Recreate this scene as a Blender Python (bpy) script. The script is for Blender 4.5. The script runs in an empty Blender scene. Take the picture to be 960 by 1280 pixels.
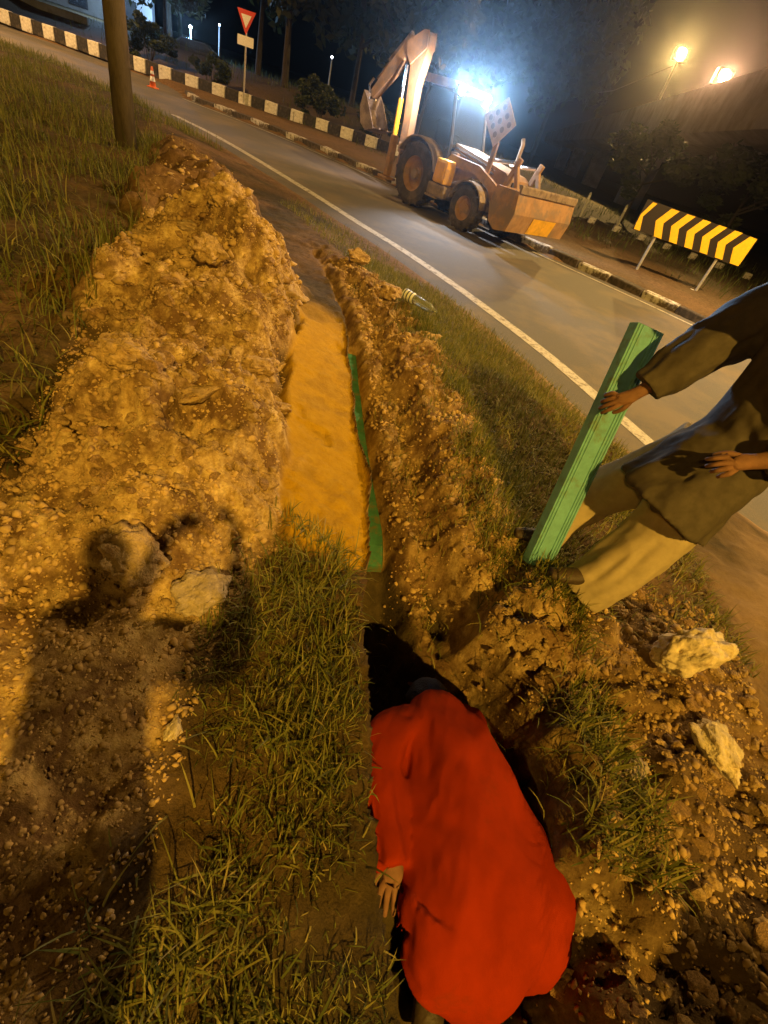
import bpy, math, random
import numpy as np
from mathutils import Vector, Matrix
from mathutils.geometry import tessellate_polygon

random.seed(7)
rng = np.random.default_rng(7)
scene = bpy.context.scene
COL = scene.collection
R = math.radians

# ------------------------------------------------------------------ camera
cam_d = bpy.data.cameras.new("camera")
cam = bpy.data.objects.new("camera", cam_d)
COL.objects.link(cam)
scene.camera = cam
cam_d.sensor_fit = 'VERTICAL'
cam_d.sensor_height = 24
cam_d.lens = 24 * 575 / 1280
cam_d.clip_start = 0.05
cam_d.clip_end = 600
PITCH, SR, CR = math.atan(487 / 575), .3255, .9455
Fv = Vector((0, math.cos(PITCH), -math.sin(PITCH)))
U0 = Vector((0, math.sin(PITCH), math.cos(PITCH)))
R0 = Vector((1, 0, 0))
Ri = (CR * R0 + SR * U0).normalized()
Ui = (-SR * R0 + CR * U0).normalized()
m = Matrix((Ri, Ui, -Fv)).transposed().to_4x4()
m.translation = (0, 0, 1.9)
cam.matrix_world = m

# ------------------------------------------------------------------ world, exposure
w = bpy.data.worlds.new("World")
scene.world = w
w.use_nodes = True
nt = w.node_tree
bg = nt.nodes['Background']
sky = nt.nodes.new('ShaderNodeTexSky')
sky.sky_type = 'NISHITA'
sky.sun_disc = False
sky.sun_elevation = R(-4)
sky.sun_rotation = R(160)
nt.links.new(sky.outputs[0], bg.inputs[0])
bg.inputs[1].default_value = 0.006
scene.view_settings.view_transform = 'Standard'
scene.view_settings.look = 'None'
scene.view_settings.exposure = 0
scene.view_settings.gamma = 1
scene.view_settings.use_curve_mapping = False
scene.cycles.max_bounces = 5
scene.cycles.diffuse_bounces = 2
scene.cycles.glossy_bounces = 2
scene.cycles.transmission_bounces = 4
scene.cycles.volume_bounces = 0
scene.cycles.sample_clamp_indirect = 3

MAIN_W = 11800          # tall sodium street lamp behind the photographer
ROAD_W = 13000          # street lamp on the far side of the bend, out to the right
LEFT_W = 12000           # street lamp at the junction on the left
WORK_W = 560           # each of the machine's two roof lamps
HAZE = 0.00026
GLARE_W = 15500
FILL_W = 2200          # added unseen fill lamp behind and to the left, lifts the shadows

# ------------------------------------------------------------------ materials
def mat(name, col, rough=.8, var=.18, scale=14, bump=.0, bscale=40, metal=0, col2=None, spec=.4, stretch=None, alpha=None,
        trans=0, emit=None, estr=0, c2amt=.5, c2scale=None):
    M = bpy.data.materials.new(name)
    M.use_nodes = True
    n, l = M.node_tree.nodes, M.node_tree.links
    b = n['Principled BSDF']
    b.inputs['Roughness'].default_value = rough
    b.inputs['Metallic'].default_value = metal
    b.inputs['Specular IOR Level'].default_value = spec
    if trans: b.inputs['Transmission Weight'].default_value = trans
    tc = n.new('ShaderNodeTexCoord')
    mp = n.new('ShaderNodeMapping')
    l.new(tc.outputs['Object'], mp.inputs[0])
    if stretch: mp.inputs['Scale'].default_value = stretch
    nz = n.new('ShaderNodeTexNoise')
    nz.inputs['Scale'].default_value = scale
    nz.inputs['Detail'].default_value = 7
    nz.inputs['Roughness'].default_value = .62
    l.new(mp.outputs[0], nz.inputs['Vector'])
    rp = n.new('ShaderNodeValToRGB')
    c = np.array(col[:3])
    lo = np.clip(c * (1 - 2 * var), 0, 1); hi = np.clip(c * (1 + 2 * var), 0, 1)
    rp.color_ramp.elements[0].position = .28
    rp.color_ramp.elements[0].color = (*lo, 1)
    rp.color_ramp.elements[1].position = .72
    rp.color_ramp.elements[1].color = (*hi, 1)
    l.new(nz.outputs['Fac'], rp.inputs[0])
    outc = rp.outputs[0]
    if col2:
        n2 = n.new('ShaderNodeTexNoise')
        n2.inputs['Scale'].default_value = c2scale or scale * .35
        n2.inputs['Detail'].default_value = 9
        n2.inputs['Roughness'].default_value = .7
        l.new(mp.outputs[0], n2.inputs['Vector'])
        r2 = n.new('ShaderNodeValToRGB')
        r2.color_ramp.elements[0].position = .62 - .3 * c2amt
        r2.color_ramp.elements[1].position = .74 - .3 * c2amt
        l.new(n2.outputs['Fac'], r2.inputs[0])
        mx = n.new('ShaderNodeMix'); mx.data_type = 'RGBA'
        l.new(r2.outputs[0], mx.inputs[0]); l.new(outc, mx.inputs[6])
        mx.inputs[7].default_value = (*col2, 1)
        outc = mx.outputs[2]
    l.new(outc, b.inputs['Base Color'])
    if bump:
        n3 = n.new('ShaderNodeTexNoise')
        n3.inputs['Scale'].default_value = bscale
        n3.inputs['Detail'].default_value = 6
        l.new(mp.outputs[0], n3.inputs['Vector'])
        bp = n.new('ShaderNodeBump')
        bp.inputs['Strength'].default_value = bump
        bp.inputs['Distance'].default_value = .02
        l.new(n3.outputs['Fac'], bp.inputs['Height'])
        l.new(bp.outputs[0], b.inputs['Normal'])
    if emit:
        b.inputs['Emission Color'].default_value = (*emit, 1)
        b.inputs['Emission Strength'].default_value = estr
    return M

# ------------------------------------------------------------------ mesh helpers
class MB:
    def __init__(s): s.v, s.f = [], []
    def add(s, vs, fs):
        o = len(s.v)
        s.v += [tuple(v) for v in vs]
        s.f += [tuple(i + o for i in f) for f in fs]
        return s
    def box(s, c, size, rot=None, bev=0):
        hx, hy, hz = [k / 2 for k in size]
        c = Vector(c)
        rot = rot or Matrix.Identity(3)
        if bev <= 0:
            vs = [(x, y, z) for x in (-hx, hx) for y in (-hy, hy) for z in (-hz, hz)]
            fs = [(0, 1, 3, 2), (4, 6, 7, 5), (0, 4, 5, 1), (2, 3, 7, 6), (0, 2, 6, 4), (1, 5, 7, 3)]
        else:
            import bmesh
            bm = bmesh.new()
            bmesh.ops.create_cube(bm, size=1)
            for v in bm.verts: v.co = Vector((v.co.x * size[0], v.co.y * size[1], v.co.z * size[2]))
            bmesh.ops.bevel(bm, geom=bm.edges[:], offset=min(bev, min(size) * .45), segments=2, affect='EDGES', profile=.5)
            bm.verts.index_update()
            vs = [tuple(v.co) for v in bm.verts]
            fs = [tuple(v.index for v in f.verts) for f in bm.faces]
            bm.free()
        return s.add([c + rot @ Vector(v) for v in vs], fs)
    def tube(s, pts, r, n=8, cap=True):
        pts = [Vector(p) for p in pts]
        rs = r if isinstance(r, (list, tuple)) else [r] * len(pts)
        vs, fs = [], []
        prev = None
        for i, p in enumerate(pts):
            t = (pts[min(i + 1, len(pts) - 1)] - pts[max(i - 1, 0)]).normalized()
            a = prev if prev is not None else (Vector((0, 0, 1)) if abs(t.z) < .9 else Vector((1, 0, 0)))
            a = (a - t * a.dot(t)).normalized(); prev = a
            b = t.cross(a)
            for k in range(n):
                q = 2 * math.pi * k / n
                vs.append(p + (a * math.cos(q) + b * math.sin(q)) * rs[i])
        for i in range(len(pts) - 1):
            for k in range(n):
                k2 = (k + 1) % n
                fs.append((i * n + k, i * n + k2, (i + 1) * n + k2, (i + 1) * n + k))
        if cap:
            fs.append(tuple(range(n - 1, -1, -1)))
            fs.append(tuple((len(pts) - 1) * n + k for k in range(n)))
        return s.add(vs, fs)
    def prism(s, prof, y0, y1, axis='y'):
        # profile in (a,b); extruded along the third axis
        n = len(prof)
        def P(a, b, y): return (a, y, b) if axis == 'y' else ((y, a, b) if axis == 'x' else (a, b, y))
        vs = [P(a, b, y0) for a, b in prof] + [P(a, b, y1) for a, b in prof]
        tri = tessellate_polygon([[Vector((a, b, 0)) for a, b in prof]])
        fs = [tuple(t) for t in tri] + [tuple(i + n for i in reversed(t)) for t in tri]
        fs += [(i, (i + 1) % n, n + (i + 1) % n, n + i) for i in range(n)]
        return s.add(vs, fs)
    def lathe(s, prof, o, ax, n=28):
        # profile of (radius, along) round the axis ax through o
        ax = Vector(ax).normalized(); o = Vector(o)
        a = Vector((0, 0, 1)) if abs(ax.z) < .9 else Vector((1, 0, 0))
        a = (a - ax * a.dot(ax)).normalized(); b = ax.cross(a)
        vs, fs = [], []
        for r, h in prof:
            for k in range(n):
                q = 2 * math.pi * k / n
                vs.append(o + ax * h + (a * math.cos(q) + b * math.sin(q)) * r)
        for i in range(len(prof) - 1):
            for k in range(n):
                k2 = (k + 1) % n
                fs.append((i * n + k, i * n + k2, (i + 1) * n + k2, (i + 1) * n + k))
        return s.add(vs, fs)
    def mesh(s, name, M=None, smooth=False):
        me = bpy.data.meshes.new(name)
        me.from_pydata(s.v, [], s.f)
        if M: me.materials.append(M)
        import bmesh
        bm = bmesh.new(); bm.from_mesh(me)
        bmesh.ops.recalc_face_normals(bm, faces=bm.faces[:])
        bm.to_mesh(me); bm.free()
        if smooth: me.polygons.foreach_set('use_smooth', [True] * len(me.polygons))
        return me
    def build(s, name, M=None, parent=None, smooth=False):
        return link(name, s.mesh(name, M, smooth), parent)

def link(name, me, parent=None, loc=None):
    o = bpy.data.objects.new(name, me)
    COL.objects.link(o)
    if parent: o.parent = parent
    if loc is not None: o.location = loc
    return o

def tag(o, label=None, cat=None, group=None, kind=None):
    if label: o['label'] = label
    if cat: o['category'] = cat
    if group: o['group'] = group
    if kind: o['kind'] = kind
    return o

def thing(name, label, cat, loc=(0, 0, 0), rz=0, group=None):
    o = bpy.data.objects.new(name, None)
    COL.objects.link(o)
    o.location = loc
    o.rotation_euler = (0, 0, rz)
    return tag(o, label, cat, group)

def children(o): return [c for c in bpy.data.objects if c.parent == o]

def copy_tree(o, parent=None):
    c = o.copy(); COL.objects.link(c)
    if parent: c.parent = parent
    for ch in children(o): copy_tree(ch, c)
    return c

def np_mesh(name, V, loops_per, idx, M, smooth=True):
    # V (n,3), idx flat loop indices, loops_per: array of loop counts
    me = bpy.data.meshes.new(name)
    me.vertices.add(len(V)); me.vertices.foreach_set('co', np.asarray(V, np.float32).ravel())
    idx = np.asarray(idx, np.int32).ravel(); lp = np.asarray(loops_per, np.int32)
    me.loops.add(len(idx)); me.loops.foreach_set('vertex_index', idx)
    me.polygons.add(len(lp))
    st = np.concatenate([[0], np.cumsum(lp)[:-1]]).astype(np.int32)
    me.polygons.foreach_set('loop_start', st)
    if smooth: me.polygons.foreach_set('use_smooth', np.ones(len(lp), bool))
    me.update(calc_edges=True)
    if M: me.materials.append(M)
    return me

def bake(o):
    dg = bpy.context.evaluated_depsgraph_get()
    me = bpy.data.meshes.new_from_object(o.evaluated_get(dg))
    old = o.data
    o.modifiers.clear()
    o.data = me
    bpy.data.meshes.remove(old)
    return o

# ------------------------------------------------------------------ noise in numpy
def _h(ix, iy, s):
    n = (ix.astype(np.int64) * 374761393 + iy.astype(np.int64) * 668265263 + s * 982451653) & 0x7fffffff
    n = ((n ^ (n >> 13)) * 1274126177) & 0x7fffffff
    n = (n ^ (n >> 16)) & 0xffffff
    return n / float(0xffffff)
def vnoise(x, y, s=0):
    ix, iy = np.floor(x), np.floor(y)
    fx, fy = x - ix, y - iy
    ix = ix.astype(np.int64); iy = iy.astype(np.int64)
    fx = fx * fx * (3 - 2 * fx); fy = fy * fy * (3 - 2 * fy)
    a = _h(ix, iy, s); b = _h(ix + 1, iy, s); c = _h(ix, iy + 1, s); d = _h(ix + 1, iy + 1, s)
    return (a + (b - a) * fx + (c - a) * fy + (a - b - c + d) * fx * fy) * 2 - 1
def fbm(x, y, o=4, s=0, g=.5):
    t, a, f = 0, 1, 1
    for k in range(o):
        t = t + a * vnoise(x * f + 17.3 * k, y * f - 9.1 * k, s + k)
        a *= g; f *= 2.03
    return t
def worley(x, y, s=0):
    ix, iy = np.floor(x).astype(np.int64), np.floor(y).astype(np.int64)
    best = np.full(x.shape, 9.); hv = np.zeros(x.shape)
    for dx in (-1, 0, 1):
        for dy in (-1, 0, 1):
            cx, cy = ix + dx, iy + dy
            px = cx + _h(cx, cy, s); py = cy + _h(cx, cy, s + 31)
            d = (x - px) ** 2 + (y - py) ** 2
            k = d < best
            best = np.where(k, d, best)
            hv = np.where(k, _h(cx, cy, s + 77), hv)
    return np.sqrt(best), hv
def sstep(a, b, x):
    t = np.clip((x - a) / (b - a), 0, 1)
    return t * t * (3 - 2 * t)

def polydist(X, Y, poly):
    best = np.full(X.shape, 1e9); sg = np.ones(X.shape)
    for (ax, ay), (bx, by) in zip(poly[:-1], poly[1:]):
        ux, uy = bx - ax, by - ay
        L = ux * ux + uy * uy
        t = np.clip(((X - ax) * ux + (Y - ay) * uy) / L, 0, 1)
        d = np.hypot(X - ax - t * ux, Y - ay - t * uy)
        k = d < best - 1e-9
        best = np.where(k, d, best)
        sg = np.where(k, np.sign(ux * (Y - ay) - uy * (X - ax)), sg)
    return best * sg

def smooth_poly(p, n=6):
    out = []
    for i in range(len(p) - 1):
        p0 = p[max(i - 1, 0)]; p1 = p[i]; p2 = p[i + 1]; p3 = p[min(i + 2, len(p) - 1)]
        for k in range(n):
            t = k / n
            out.append(tuple(.5 * ((2 * p1[j]) + (-p0[j] + p2[j]) * t + (2 * p0[j] - 5 * p1[j] + 4 * p2[j] - p3[j]) * t * t
                                   + (-p0[j] + 3 * p1[j] - 3 * p2[j] + p3[j]) * t ** 3) for j in (0, 1)))
    out.append(tuple(p[-1]))
    return out
def offset_poly(p, d):
    out = []
    for i in range(len(p)):
        a, b = p[max(i - 1, 0)], p[min(i + 1, len(p) - 1)]
        tx, ty = b[0] - a[0], b[1] - a[1]
        L = math.hypot(tx, ty)
        out.append((p[i][0] - ty / L * d, p[i][1] + tx / L * d))
    return out
def along(p, step, start=0, end=None):
    # points and headings every step metres
    seg = [math.hypot(b[0] - a[0], b[1] - a[1]) for a, b in zip(p[:-1], p[1:])]
    tot = sum(seg); end = tot if end is None else min(end, tot)
    s, out = start, []
    while s < end:
        q, i = s, 0
        while q > seg[i]: q -= seg[i]; i += 1
        a, b = p[i], p[i + 1]; t = q / seg[i]
        out.append((a[0] + (b[0] - a[0]) * t, a[1] + (b[1] - a[1]) * t, math.atan2(b[1] - a[1], b[0] - a[0])))
        s += step
    return out

# ------------------------------------------------------------------ road layout (z = 0 on the asphalt)
NEAR = smooth_poly([(-90, 24), (-40, 22.2), (-20, 20.2), (-13.4, 18.4), (-9.38, 16.25), (-7.2, 14.75), (-4.13, 12.1), (-2.32, 10.4), (-1.31, 9.5),
                    (-.25, 8.4), (.62, 7.35), (1.33, 6.42), (1.96, 5.42), (3.2, 3.3), (5, .2), (9, -7), (25, -36), (40, -64)])
FARE = smooth_poly([(-90, 28.5), (-40, 27.4), (-26, 26.7), (-20, 26.0), (-16, 25.2), (-13.6, 23.2), (-12.5, 22.0), (-10, 21.2), (-8, 20.45), (-5.5, 19.15),
                    (-3.8, 18.1), (.59, 15.0), (2.2, 13.95), (3.74, 12.95), (5, 12.05), (7.5, 10.0), (12, 5.6), (25, -9), (48, -40)])
BACK = smooth_poly([(-27, 26.95), (-20, 26.15), (-16, 25.75), (-12, 26.2), (-8, 26.6), (-4, 26.5), (0, 26.4), (4, 26.4), (8, 26.2), (12, 24.9), (17, 22.3)])
ASPH_NEAR = offset_poly(NEAR, -.55)

# ------------------------------------------------------------------ terrain
T_XE = ([-40, -.5, .1, .28, .56, .81, .96, 1.28, 1.6, 2.14, 2.6, 3.22, 4.24, 5.2, 6, 8, 11, 200],
        [.52, .47, .425, .375, .255, .175, .125, .03, .0, -.15, -.33, -.55, -.9, -1.3, -1.75, -3.0, -5, -5])
T_CREST = ([-40, .8, 1.07, 1.5, 1.85, 2.4, 3.11, 3.68, 4.85, 5.54, 6.4, 7.05, 9, 200],
           [1.05, 1.0, .86, .82, .72, .53, .27, .04, -.36, -.83, -1.45, -2.1, -3.6, -3.6])
T_HL = ([-40, -.5, 1.45, 2.08, 3.21, 4.85, 10.6, 200], [-2.6, -1.9, -1.79, -2.07, -2.61, -3.36, -6.6, -6.6])
T_HR = ([-40, -.06, .22, .48, .72, 1.04, 1.31, 1.4, 1.86, 2.64, 3.7, 4.4, 6, 8, 10, 200],
        [-.25, -.26, -.29, -.33, -.41, -.45, -.46, -.36, -.55, -.85, -1.17, -1.4, -2.25, -3.6, -5.6, -5.6])
T_HP = ([-40, -1, 0, .8, 1.6, 2.5, 3.7, 4.7, 6, 8.5, 11, 200], [.0, .0, .02, .10, .47, .22, .66, .38, .30, .26, .0, 0])
T_ZB = ([-40, 1.2, 1.68, 1.84, 1.95, 2.1, 3, 4, 5, 6, 7, 200], [-.46, -.46, -.42, -.26, -.15, -.13, -.1, -.02, .12, .2, .28, .28])
T_WB = ([-40, 1.0, 1.2, 1.4, 1.6, 1.85, 2.1, 3, 4, 5, 6, 200], [.54, .50, .42, .30, .22, .16, .14, .12, .09, .05, .05, .05])
I = np.interp

def terrain(X, Y, fine=True):
    dn = polydist(X, Y, NEAR)            # negative on the verge side
    d = -dn + 1.3 * sstep(4.7, 3.3, Y + .25 * fbm(X * 1.5, Y * 1.5, 3, 8)) * sstep(-6, -2, Y)
    df = polydist(X, Y, FARE)            # positive beyond the far edge
    verge = -.045 + .075 * sstep(.25, .75, d) + .25 * sstep(.7, 2.4, d)
    verge = verge + .05 * fbm(X * .7, Y * .7, 3, 5) * sstep(.8, 2.5, d)
    xe = I(Y, *T_XE); cr = I(Y, *T_CREST); hl = I(Y, *T_HL); hr = I(Y, *T_HR)
    cr = cr + .07 * fbm(Y * 2.7, Y * .6 + 3, 3, 6)
    hp = I(Y, *T_HP); zb = I(Y, *T_ZB); wb = I(Y, *T_WB)
    wob = .03 * fbm(X * 2.3, Y * 2.3, 3, 11) + .012 * fbm(X * 11, Y * 11, 3, 12)
    wob = wob * (1 - .6 * sstep(1.4, 1.7, Y) * sstep(5, 4, Y))
    Xw = X + wob * 1.3
    Z = verge.copy()
    # spoil heap
    t = np.clip((X + .26 * fbm(X * 1.5, Y * 1.5, 4, 21) * sstep(.6, 1.6, Y) - hl) / (hr - hl), 0, 1)
    prof = np.sin(np.pi * np.clip(t, 0, 1) ** 1.1) ** I(Y, [0, 1.2, 1.7], [1.5, 1.5, .85])
    Z = Z + hp * prof * (1 + .42 * fbm(X * 1.9, Y * 1.9, 3, 41))
    heap = sstep(0, .12, t) * sstep(1.0, .88, t)
    # sand bench between heap and trench
    sb = sstep(1.38, 1.47, Y + .03 * fbm(X * 9, Y * 9, 3, 61)) * sstep(4.75, 3.75, Y + .2 * fbm(X * 4, Y * 4, 2, 62))
    inb = sstep(-.07, .03, X - hr + .03 * fbm(X * 6, Y * 6, 3, 63)) * sstep(.0, -.02, Xw - xe)
    bz = .27 + .13 * np.clip((xe - X) / np.maximum(xe - hr, .05), 0, 1) ** 1.3
    Z = Z * (1 - sb * inb) + bz * sb * inb
    sand = sb * inb
    # trench
    tr = sstep(7.2, 5.6, Y)
    dx = Xw - xe
    left = sstep(-.005, .045, dx)
    ir = xe + .045 + wb
    rw = np.clip((Xw - ir) / np.maximum(cr - ir, .08), 0, 1)
    prof_r = I(rw + .05 * fbm(X * 3, Y * 3, 3, 52), [0, .09, .15, .30, .37, .48, .60, .80, 1], [0, .34, .44, .47, .36, .46, .82, .92, 1])
    ztr = zb + (.37 - zb) * prof_r
    crest_fall = sstep(.0, .32, X - cr)
    ztr = ztr * (1 - crest_fall) + Z * crest_fall
    k = left * tr * np.where(X < cr + .4, 1, 0)
    Z = Z * (1 - k) + ztr * k
    wall = k * (1 - crest_fall)
    Z = Z + 1.3 * sstep(1.25, 1.7, X) * sstep(4, 3, X) * np.exp(-((Y + .8) / .34) ** 2 / 2) * (1 + .3 * fbm(X * 2, Y * 2, 3, 66))  # unseen ridge beside the camera, added to shade the lower right ground
    # roughness
    low_right = sstep(.55, .75, X) * sstep(2.1, 1.5, Y) * sstep(2.3, 1.8, X) * sstep(-1, 0, Y)
    rough = np.clip(heap + .6 * wall * np.maximum(sstep(.1, .35, rw), sstep(4.2, 5, Y)) + .3 * sstep(0, .1, X - hr) * sstep(1.5, 1.3, Y) * (X < xe + .02) * (Y > -1) + .6 * low_right, 0, 1) * (1 - sand)
    rough = rough * sstep(12, 8.5, Y) * np.where(X < xe, .3 + .7 * sstep(.8, 1.7, Y), 1)
    if fine:
        w1, h1 = worley(X * 4.2 + .35 * fbm(X * 6, Y * 6, 2, 3), Y * 4.2, 71)
        w2, h2 = worley(X * 11, Y * 11, 73)
        w3, h3 = worley(X * 27, Y * 27, 79)
        Z = Z + rough * (.12 * (1 - .65 * wall) * (h1 - .35) * np.clip(1.05 - w1 * 1.35, 0, 1) ** .6
                         + (.035 + .02 * wall) * (h2 - .2) * np.clip(1.05 - w2 * 1.5, 0, 1) ** .6
                         + .017 * h3 * np.clip(1 - w3 * 1.6, 0, 1) ** .5)
        Z = Z + rough * (.05 * fbm(X * 4.3, Y * 4.3, 6, 91, .58) - .06 * np.clip(fbm(X * 3.1, Y * 3.1, 4, 92) - .35, 0, 1) * 3)
        Z = Z + .012 * rough * (1 - np.abs(fbm(X * 16, Y * 16, 4, 93, .6))) 
        Z = Z + .012 * fbm(X * 8, Y * 8, 4, 95) * (1 - rough) * sstep(.5, 1.6, d) * (1 - sand)
        gran = sand * sstep(2.6, 1.7, Y)
        Z = Z + sand * (  .013 * fbm(X * 3.6, Y * 3.6, 5, 97) - .018 * sstep(.5, .9, fbm(X * 6, Y * 6, 3, 98))) + gran * (.016 * h2 * np.clip(1 - w2 * 1.5, 0, 1) + .008 * h3 * np.clip(1 - w3 * 1.5, 0, 1))
        Z = Z + wall * .02 * sstep(.08, .2, rw) * fbm(X * 7, Y * 7, 4, 99)
    # road bed and the ground beyond it
    under = sstep(.5, .25, d) * (df < 0)
    Z = np.where((d < .3) & (df < .2), -.05, Z)
    beyond = sstep(.12, .5, df)
    hill = .17 + .9 * sstep(3, 9, polydist(X, Y, BACK)) * sstep(10, -3, X) * (np.abs(X) < 60)
    Z = np.where(df > .12, -.05 + (hill + .05) * beyond + .03 * fbm(X * .8, Y * .8, 3, 15) * sstep(.8, 2, df), Z)
    return Z, dict(heap=heap, sand=sand, wall=wall, d=d, df=df, xe=xe, cr=cr, hl=hl, hr=hr, rough=rough, t=t, low=low_right)

def axis(parts):
    out = [parts[0][0]]
    for a, b, s in parts:
        n = max(1, int(round((b - a) / s)))
        out += list(np.linspace(a, b, n + 1)[1:])
    return np.array(out)
gx = axis([(-300, -60, 40), (-60, -20, 4), (-20, -8, .5), (-8, -3.6, .09), (-3.6, -2.2, .03), (-2.2, 1.6, .0135), (1.6, 2.6, .03), (2.6, 6, .12), (6, 20, .7), (20, 60, 4), (60, 300, 40)])
gy = axis([(-120, -20, 20), (-20, -2, 1.5), (-2, -.35, .1), (-.35, 2.7, .0135), (2.7, 5, .022), (5, 9, .05), (9, 14, .16), (14, 30, .5), (30, 70, 5), (70, 430, 40)])
GX, GY = np.meshgrid(gx, gy)
GZ, MK = terrain(GX, GY)

def ground_material():
    M = bpy.data.materials.new("earth")
    M.use_nodes = True
    n, l = M.node_tree.nodes, M.node_tree.links
    b = n['Principled BSDF']
    b.inputs['Roughness'].default_value = .95
    b.inputs['Specular IOR Level'].default_value = .15
    at = n.new('ShaderNodeAttribute'); at.attribute_name = 'mix'
    sp = n.new('ShaderNodeSeparateColor')
    l.new(at.outputs['Color'], sp.inputs[0])
    tc = n.new('ShaderNodeTexCoord')
    def noise(s, d=6, r=.6):
        z = n.new('ShaderNodeTexNoise'); z.inputs['Scale'].default_value = s
        z.inputs['Detail'].default_value = d; z.inputs['Roughness'].default_value = r
        l.new(tc.outputs['Object'], z.inputs['Vector']); return z
    def ramp(src, stops):
        r = n.new('ShaderNodeValToRGB')
        e = r.color_ramp.elements
        e[0].position, e[0].color = stops[0][0], (*stops[0][1], 1)
        e[1].position, e[1].color = stops[-1][0], (*stops[-1][1], 1)
        for p, c in stops[1:-1]:
            q = e.new(p); q.color = (*c, 1)
        l.new(src, r.inputs[0]); return r
    def mean(a, bb):
        q = n.new('ShaderNodeMath'); q.operation = 'MULTIPLY_ADD'; q.inputs[1].default_value = .5
        h_ = n.new('ShaderNodeMath'); h_.operation = 'MULTIPLY'; h_.inputs[1].default_value = .5
        l.new(a, q.inputs[0]); l.new(bb, h_.inputs[0]); l.new(h_.outputs[0], q.inputs[2]); return q.outputs[0]
    def mix(f, a, bb):
        x = n.new('ShaderNodeMix'); x.data_type = 'RGBA'
        l.new(f, x.inputs[0]); l.new(a, x.inputs[6]); l.new(bb, x.inputs[7]); return x.outputs[2]
    big, mid, finen = noise(1.9, 8, .65), noise(13, 9, .72), noise(70, 6, .7)
    soil = ramp(mid.outputs['Fac'], [(.25, (.085, .05, .024)), (.5, (.18, .105, .05)), (.75, (.30, .19, .09))])
    pale = ramp(mid.outputs['Fac'], [(.28, (.16, .10, .04)), (.45, (.44, .30, .12)), (.66, (.78, .60, .30))])
    sandc = ramp(mid.outputs['Fac'], [(.25, (.35, .20, .008)), (.5, (.44, .26, .009)), (.78, (.52, .33, .016))])
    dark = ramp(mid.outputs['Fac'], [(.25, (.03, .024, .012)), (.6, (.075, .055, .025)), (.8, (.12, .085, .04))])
    dust = ramp(mid.outputs['Fac'], [(.25, (.27, .175, .10)), (.6, (.36, .245, .14)), (.8, (.42, .30, .18))])
    bigr = ramp(mean(big.outputs['Fac'], noise(7.5, 9, .7).outputs['Fac']), [(.43, (0, 0, 0)), (.56, (1, 1, 1))])
    c = mix(bigr.outputs[0], soil.outputs[0], pale.outputs[0])
    # R = how pale the spoil is, G = sand, B = dark turf soil plus painted pit shade, A = dusty shoulder
    c = mix(sp.outputs[0], soil.outputs[0], c)
    c = mix(at.outputs['Alpha'], c, dust.outputs[0])
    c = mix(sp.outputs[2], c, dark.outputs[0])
    c = mix(sp.outputs[1], c, sandc.outputs[0])
    l.new(c, b.inputs['Base Color'])
    bp = n.new('ShaderNodeBump'); bp.inputs['Strength'].default_value = .9; bp.inputs['Distance'].default_value = .02
    ad = n.new('ShaderNodeMath'); ad.operation = 'MULTIPLY_ADD'
    l.new(finen.outputs['Fac'], ad.inputs[0]); ad.inputs[1].default_value = .5
    l.new(mid.outputs['Fac'], ad.inputs[2])
    l.new(ad.outputs[0], bp.inputs['Height'])
    l.new(bp.outputs[0], b.inputs['Normal'])
    return M
EARTH = ground_material()

n_f = fbm(GX * 1.4, GY * 1.4, 4, 201)
m_heap, m_sand, m_wall = MK['heap'], MK['sand'], MK['wall']
dd, dfar = MK['d'], MK['df']
pale = np.clip(m_heap * 1.1 * sstep(5.6, 4.4, GY + .5 * n_f) + .5 * m_wall + .25 * MK['low'] + .2 * n_f, 0, 1)
sandm = np.clip(m_sand * (1.1 - .3 * sstep(.35, .9, fbm(GX * 4.2, GY * 4.2, 5, 205, .65))) + .75 * m_wall * sstep(4.6, 3.6, GY) * sstep(.33, .12, (GX - MK['xe']) / np.maximum(MK['cr'] - MK['xe'], .1)) * sstep(1.3, 1.5, GY), 0, 1)
pit_shade = sstep(-.04, -.14, GZ) * sstep(1.98, 1.9, GY) * sstep(-.2, 0, GY + .4) * (m_wall > .05)
sandm = sandm * (1 - pit_shade)
dust = np.clip(sstep(1.15, .7, dd + .35 * n_f) * (dfar < 0) * sstep(9, 4, GY) + sstep(1.75, 2.1, GX + .15 * n_f) * sstep(1.2, 1.7, GY + .2 * n_f) * sstep(4, 3, GY), 0, 1)
turf_and_shade = np.clip((1 - np.clip(m_heap * 1.3, 0, 1)) * (1 - np.clip(m_wall * 1.4, 0, 1)) * (.75 + .5 * n_f) * sstep(.45, 1.3, dd), 0, 1)
turf_and_shade = turf_and_shade * np.clip(1 - MK['low'] * .75, 0, 1) * (1 - .85 * sstep(-8, -3, -GX - .62 * GY + 1.2) * sstep(.3, .1, np.abs(MK['t'] - .5)) )
turf_and_shade = np.where(dfar > .1, np.clip(.45 + .5 * sstep(3, 8, dfar) + .2 * n_f, 0, 1), turf_and_shade)
turf_and_shade = np.maximum(turf_and_shade, .55 * MK['low'] * sstep(1.35, .8, GY + .3 * n_f))
turf_and_shade = np.maximum(turf_and_shade, pit_shade * .97)          # shade on the pit walls and floor, painted in as dark soil colour
attr = np.stack([pale, sandm, turf_and_shade, dust], -1).reshape(-1, 4)
NXg, NYg = len(gx), len(gy)
ii, jj = np.meshgrid(np.arange(NYg - 1), np.arange(NXg - 1), indexing='ij')
q = np.stack([ii * NXg + jj, ii * NXg + jj + 1, (ii + 1) * NXg + jj + 1, (ii + 1) * NXg + jj], -1)
def cellc(a): return .25 * (a[:-1, :-1] + a[1:, :-1] + a[:-1, 1:] + a[1:, 1:])
cs, cw, ch = cellc(m_sand), cellc(m_wall), cellc(np.maximum(m_heap, 0))
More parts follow.
